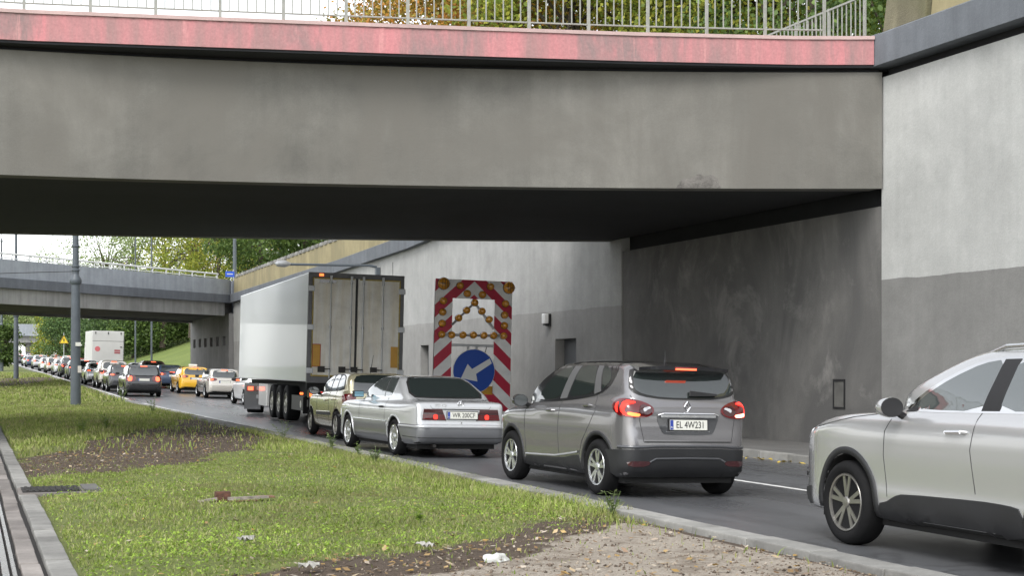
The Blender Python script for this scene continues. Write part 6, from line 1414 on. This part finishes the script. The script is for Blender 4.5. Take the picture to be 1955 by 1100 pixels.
def weed(x, y, h, n, seed, label, mat='weed', group='weeds along the kerb'):
    r = np.random.default_rng(seed); z = float(med_z(np.array(min(x, 6.1)), np.array(y)))
    w_ = thing('weed', (x, y, z), label, 'weed', group)
    sm = MB(); V = []; Fc = []
    for i in range(n):
        a = r.uniform(0, 6.28); hh = h*r.uniform(0.45, 1.0); l = r.uniform(0.1, 0.6)*hh
        tip = Vector((math.cos(a)*l, math.sin(a)*l, hh)); mid = tip*0.5+Vector((0, 0, hh*0.12))
        sm.path([(0, 0, 0), tuple(mid), tuple(tip)], [0.005, 0.004, 0.003], 4)
        for q in range(9):
            t = r.uniform(0.25, 1.0); p = (mid*(t*2) if t < 0.5 else mid.lerp(tip, t*2-1)); b_ = r.uniform(0, 6.28); s = r.uniform(0.02, 0.045)*(h/0.3)**0.5
            u = Vector((math.cos(b_), math.sin(b_), r.uniform(-0.3, 0.6))); v = Vector((-u.y, u.x, r.uniform(-0.3, 0.3)))
            k_ = len(V); V += [tuple(p), tuple(p+u*s+v*s*0.4), tuple(p+u*s*2), tuple(p+u*s-v*s*0.4)]; Fc.append((k_, k_+1, k_+2, k_+3))
    sm.build('stem', M['weed'], w_); mesh_obj('foliage', V, Fc, M[mat], w_)
weed(6.05, 25.7, 0.34, 8, 1, 'leafy weed at the kerb under the silver coupe')
weed(6.0, 23.6, 0.30, 7, 2, 'tall thin weed at the kerb right of the leafy one', )
weed(5.75, 21.6, 0.30, 12, 3, 'grey green weed below the coupe rear wheel', 'weed')
weed(6.0, 29.8, 0.42, 6, 4, 'wispy weed at the kerb below the gold hatchback')
weed(5.4, 47.0, 0.5, 14, 5, 'bushy weed beside the dirt path farther along the grass')
weed(2.3, 33.0, 0.42, 16, 6, 'broad dark green weed on the left of the dirt path', 'clover')
weed(3.0, 35.2, 0.40, 14, 7, 'rounded green weed behind the dirt path', 'clover')
weed(5.9, 62.0, 0.7, 10, 8, 'tall wispy weed at the kerb by the black car', 'weed')
weed(5.9, 13.2, 0.28, 9, 9, 'grassy weed at the sandy corner beside the kerb', 'weed')
weed(4.0, 13.4, 0.10, 16, 10, 'low bright green weed between grass and bare dirt', 'clover')
# ================================================================== TREES
def tree(x, y, z, h, cr, mat, label, seed, name='tree', n=6000, leaf=0.24, trunk=0.16, low=0.32, group='park trees', squash=1.0, gaps=0.5):
    r = np.random.default_rng(seed)
    t = thing(name, (x, y, z), label, 'tree', group)
    b = MB(); top = Vector((r.normal(0, .25), r.normal(0, .25), h*0.72)); mid = Vector((r.normal(0, .2), r.normal(0, .2), h*0.34))
    b.path([(0, 0, -0.4), tuple(mid), tuple(top)], [trunk*1.3, trunk*0.8, trunk*0.25], 8)
    C = []
    cz_ = h*(low+(1-low)/2); rz = h*(1-low)/2*squash
    nl = int(8+cr*3.2)
    for i in range(nl*3):
        d = r.normal(0, 1, 3); d /= np.linalg.norm(d); rad = r.uniform(0.45, 1.0)**0.6
        C.append((d[0]*cr*rad, d[1]*cr*rad, cz_+d[2]*rz*rad))
    for i in range(nl):
        c = Vector(C[i]); t0 = r.uniform(0.3, 0.95); base = (mid*(t0*2) if t0 < 0.5 else mid.lerp(top, t0*2-1)) if False else mid.lerp(top, t0*0.9)
        m_ = base.lerp(c, 0.5)+Vector((0, 0, 0.12*cr))
        b.path([tuple(base), tuple(m_), tuple(c)], [trunk*0.35, trunk*0.22, trunk*0.07], 5)
    b.build('trunk', M['bark'], t)
    C = np.array(C); per = n//len(C); cs = r.uniform(0.45, 1.0, len(C))*(cr*0.30+0.25)
    keep = r.uniform(0, 1, len(C)) > 0.12*gaps
    C = C[keep]; cs = cs[keep]
    P = np.repeat(C, per, 0)+r.normal(0, 1, (len(C)*per, 3))*np.repeat(cs, per)[:, None]*np.array([0.62, 0.62, 0.42])
    N = len(P); u = r.normal(0, 1, (N, 3)); u /= np.linalg.norm(u, axis=1)[:, None]; q = r.normal(0, 1, (N, 3)); v = np.cross(u, q); v /= np.linalg.norm(v, axis=1)[:, None]
    s = (leaf*r.uniform(0.55, 1.2, N))[:, None]*0.5
    V = np.stack([P-u*s, P+v*s*0.7-u*s*0.1, P+u*s, P-v*s*0.7-u*s*0.1], 1)
    mesh_obj('crown', V.reshape(-1, 3), np.arange(N*4).reshape(N, 4), M[mat], t)
    return t
def at(px, depth, z=None):
    d = ray(px, 700); return d[0]*depth, d[1]*depth
# behind the first bridge (park level)
TB = [(840, 72, 9.5, 3.4, 'lf_autumn', 'orange brown autumn tree at the left end of the row above the bridge'),
      (985, 64, 10.0, 3.6, 'lf_autumn', 'orange tinged tree second from the left above the bridge'),
      (1090, 58, 9.0, 3.0, 'lf_yellow', 'yellow green tree in the middle of the row above the bridge'),
      (1190, 66, 11, 3.8, 'lf_green', 'dark green tree behind the middle of the bridge railing'),
      (1300, 56, 10, 3.4, 'lf_yellow', 'bright yellow green tree right of the middle above the bridge'),
      (1420, 54, 10, 3.3, 'lf_yellow', 'yellowing tree with dark trunk above the right part of the bridge'),
      (1540, 50, 10, 3.2, 'lf_green', 'green tree above the bench behind the bridge railing'),
      (1480, 66, 12, 4.2, 'lf_green', 'tall green tree farther back behind the right end of the railing'),
      (1030, 80, 12, 4.4, 'lf_green', 'green tree farther back behind the orange trees above the bridge'),
      (1610, 56, 11, 2.6, 'lf_yellow', 'yellow green tree behind the rough pier at the wall corner')]
for i, (px, dp, h, cr, mt, lab) in enumerate(TB):
    x, y = at(px, dp); tree(x, y, 6.3, h*1.75, cr*1.45, mt, lab, 100+i, n=26000, leaf=0.21, low=0.12, trunk=0.24)
for i, (px, dp, h, cr, lab) in enumerate([(900, 70, 3.6, 2.2, 'low yellow green shrub under the orange trees above the bridge'), (1110, 62, 3.4, 2.2, 'low dark shrub behind the middle of the bridge railing'), (1290, 58, 3.4, 2.0, 'low leafy shrub right of the middle behind the railing'), (1440, 54, 3.2, 1.8, 'low leafy shrub behind the right end of the railing')]):
    x, y = at(px, dp); tree(x, y, 6.3, h, cr, 'lf_green' if i % 2 else 'lf_yellow', lab, 140+i, name='shrub', n=5000, leaf=0.24, low=0.05, trunk=0.06, group='park shrubs')
# over and behind the far bridge
TF = [(500, 128, 12, 5.0, 'lf_green', 7, 'dense green tree behind the beige parapet near the trailer', 0.4), (590, 100, 8.5, 3.6, 'lf_green', 6.5, 'green tree behind the beige parapet above the lamp arm', 0.4),
      (420, 150, 12.5, 5.0, 'lf_yellow', 7, 'yellowing tree above the right end of the far bridge', 0.4), (365, 160, 14, 5.4, 'lf_yellow', 5, 'tall autumn tinted tree over the right half of the far bridge', 0.7),
      (310, 165, 16, 5.2, 'lf_pale', 4, 'airy pale green tree with bare limbs over the middle of the far bridge', 1.6), (255, 175, 17, 5.5, 'lf_pale', 3.5, 'airy tree right of the near pole above the far bridge', 1.8),
      (200, 180, 17, 5.2, 'lf_pale', 3, 'airy tree just right of the near catenary pole', 1.8), (128, 200, 16.0, 5.0, 'lf_pale', 3, 'airy tree left of the near catenary pole', 2.6),
      (545, 140, 13, 4.5, 'lf_yellow', 6.5, 'pale autumn tree behind the beige parapet', 0.5), (460, 170, 16, 6, 'lf_autumn', 7, 'tall orange tinged tree far behind the right end of the far bridge', 0.5)]
for i, (px, dp, h, cr, mt, z, lab, g) in enumerate(TF):
    x, y = at(px, dp); tree(x, y, z, h, cr, mt, lab, 200+i, n=int(15000/(0.7+0.9*g)), leaf=0.27, low=0.2, trunk=0.26, group='trees behind the far bridge', gaps=1+g)
TU = [(255, 172, 9, 6.5, 'lf_dark', 'dark spreading tree under the far bridge behind the grass hill'), (330, 190, 10, 6.5, 'lf_dark', 'dark tree beyond the top of the grass hill'), (205, 190, 9, 5.5, 'lf_dark', 'dark tree behind the white box truck'),
      (150, 200, 9, 5.0, 'lf_dark', 'dark green tree hidden partly by the near pole'), (112, 215, 8.0, 4.0, 'lf_yellow', 'yellowish tree beyond the warning sign'),
      (290, 168, 7, 4.5, 'lf_green', 'lower green tree beside the slim lamp post on the hill')]
for i, (px, dp, h, cr, mt, lab) in enumerate(TU):
    x, y = at(px, dp); tree(x, y, float(rise2(y))+np.clip((x-14)*0.3, 0, 8), h, cr, mt, lab, 300+i, n=15000, leaf=0.32, low=0.02, trunk=0.22, group='trees under the far bridge')
x, y = at(2, 150); tree(x, y, float(rise2(y)), 5.0, 1.5, 'lf_green', 'small dense green tree at the left edge of the view', 330, n=7000, leaf=0.3, low=0.1, group='trees under the far bridge')
for i, px in enumerate((20, 50, 75, 105)):
    x, y = at(px, 430+i*12); tree(x, y, 6, 12+i % 2*3, 7, 'lf_pale', ('hazy distant tree leftmost beyond the distant bridge', 'hazy distant tree above the distant bridge', 'hazy distant tree right of the distant bridge', 'hazy distant tree behind the warning sign')[i], 340+i, n=3500, leaf=0.9, low=0.1, group='distant trees')
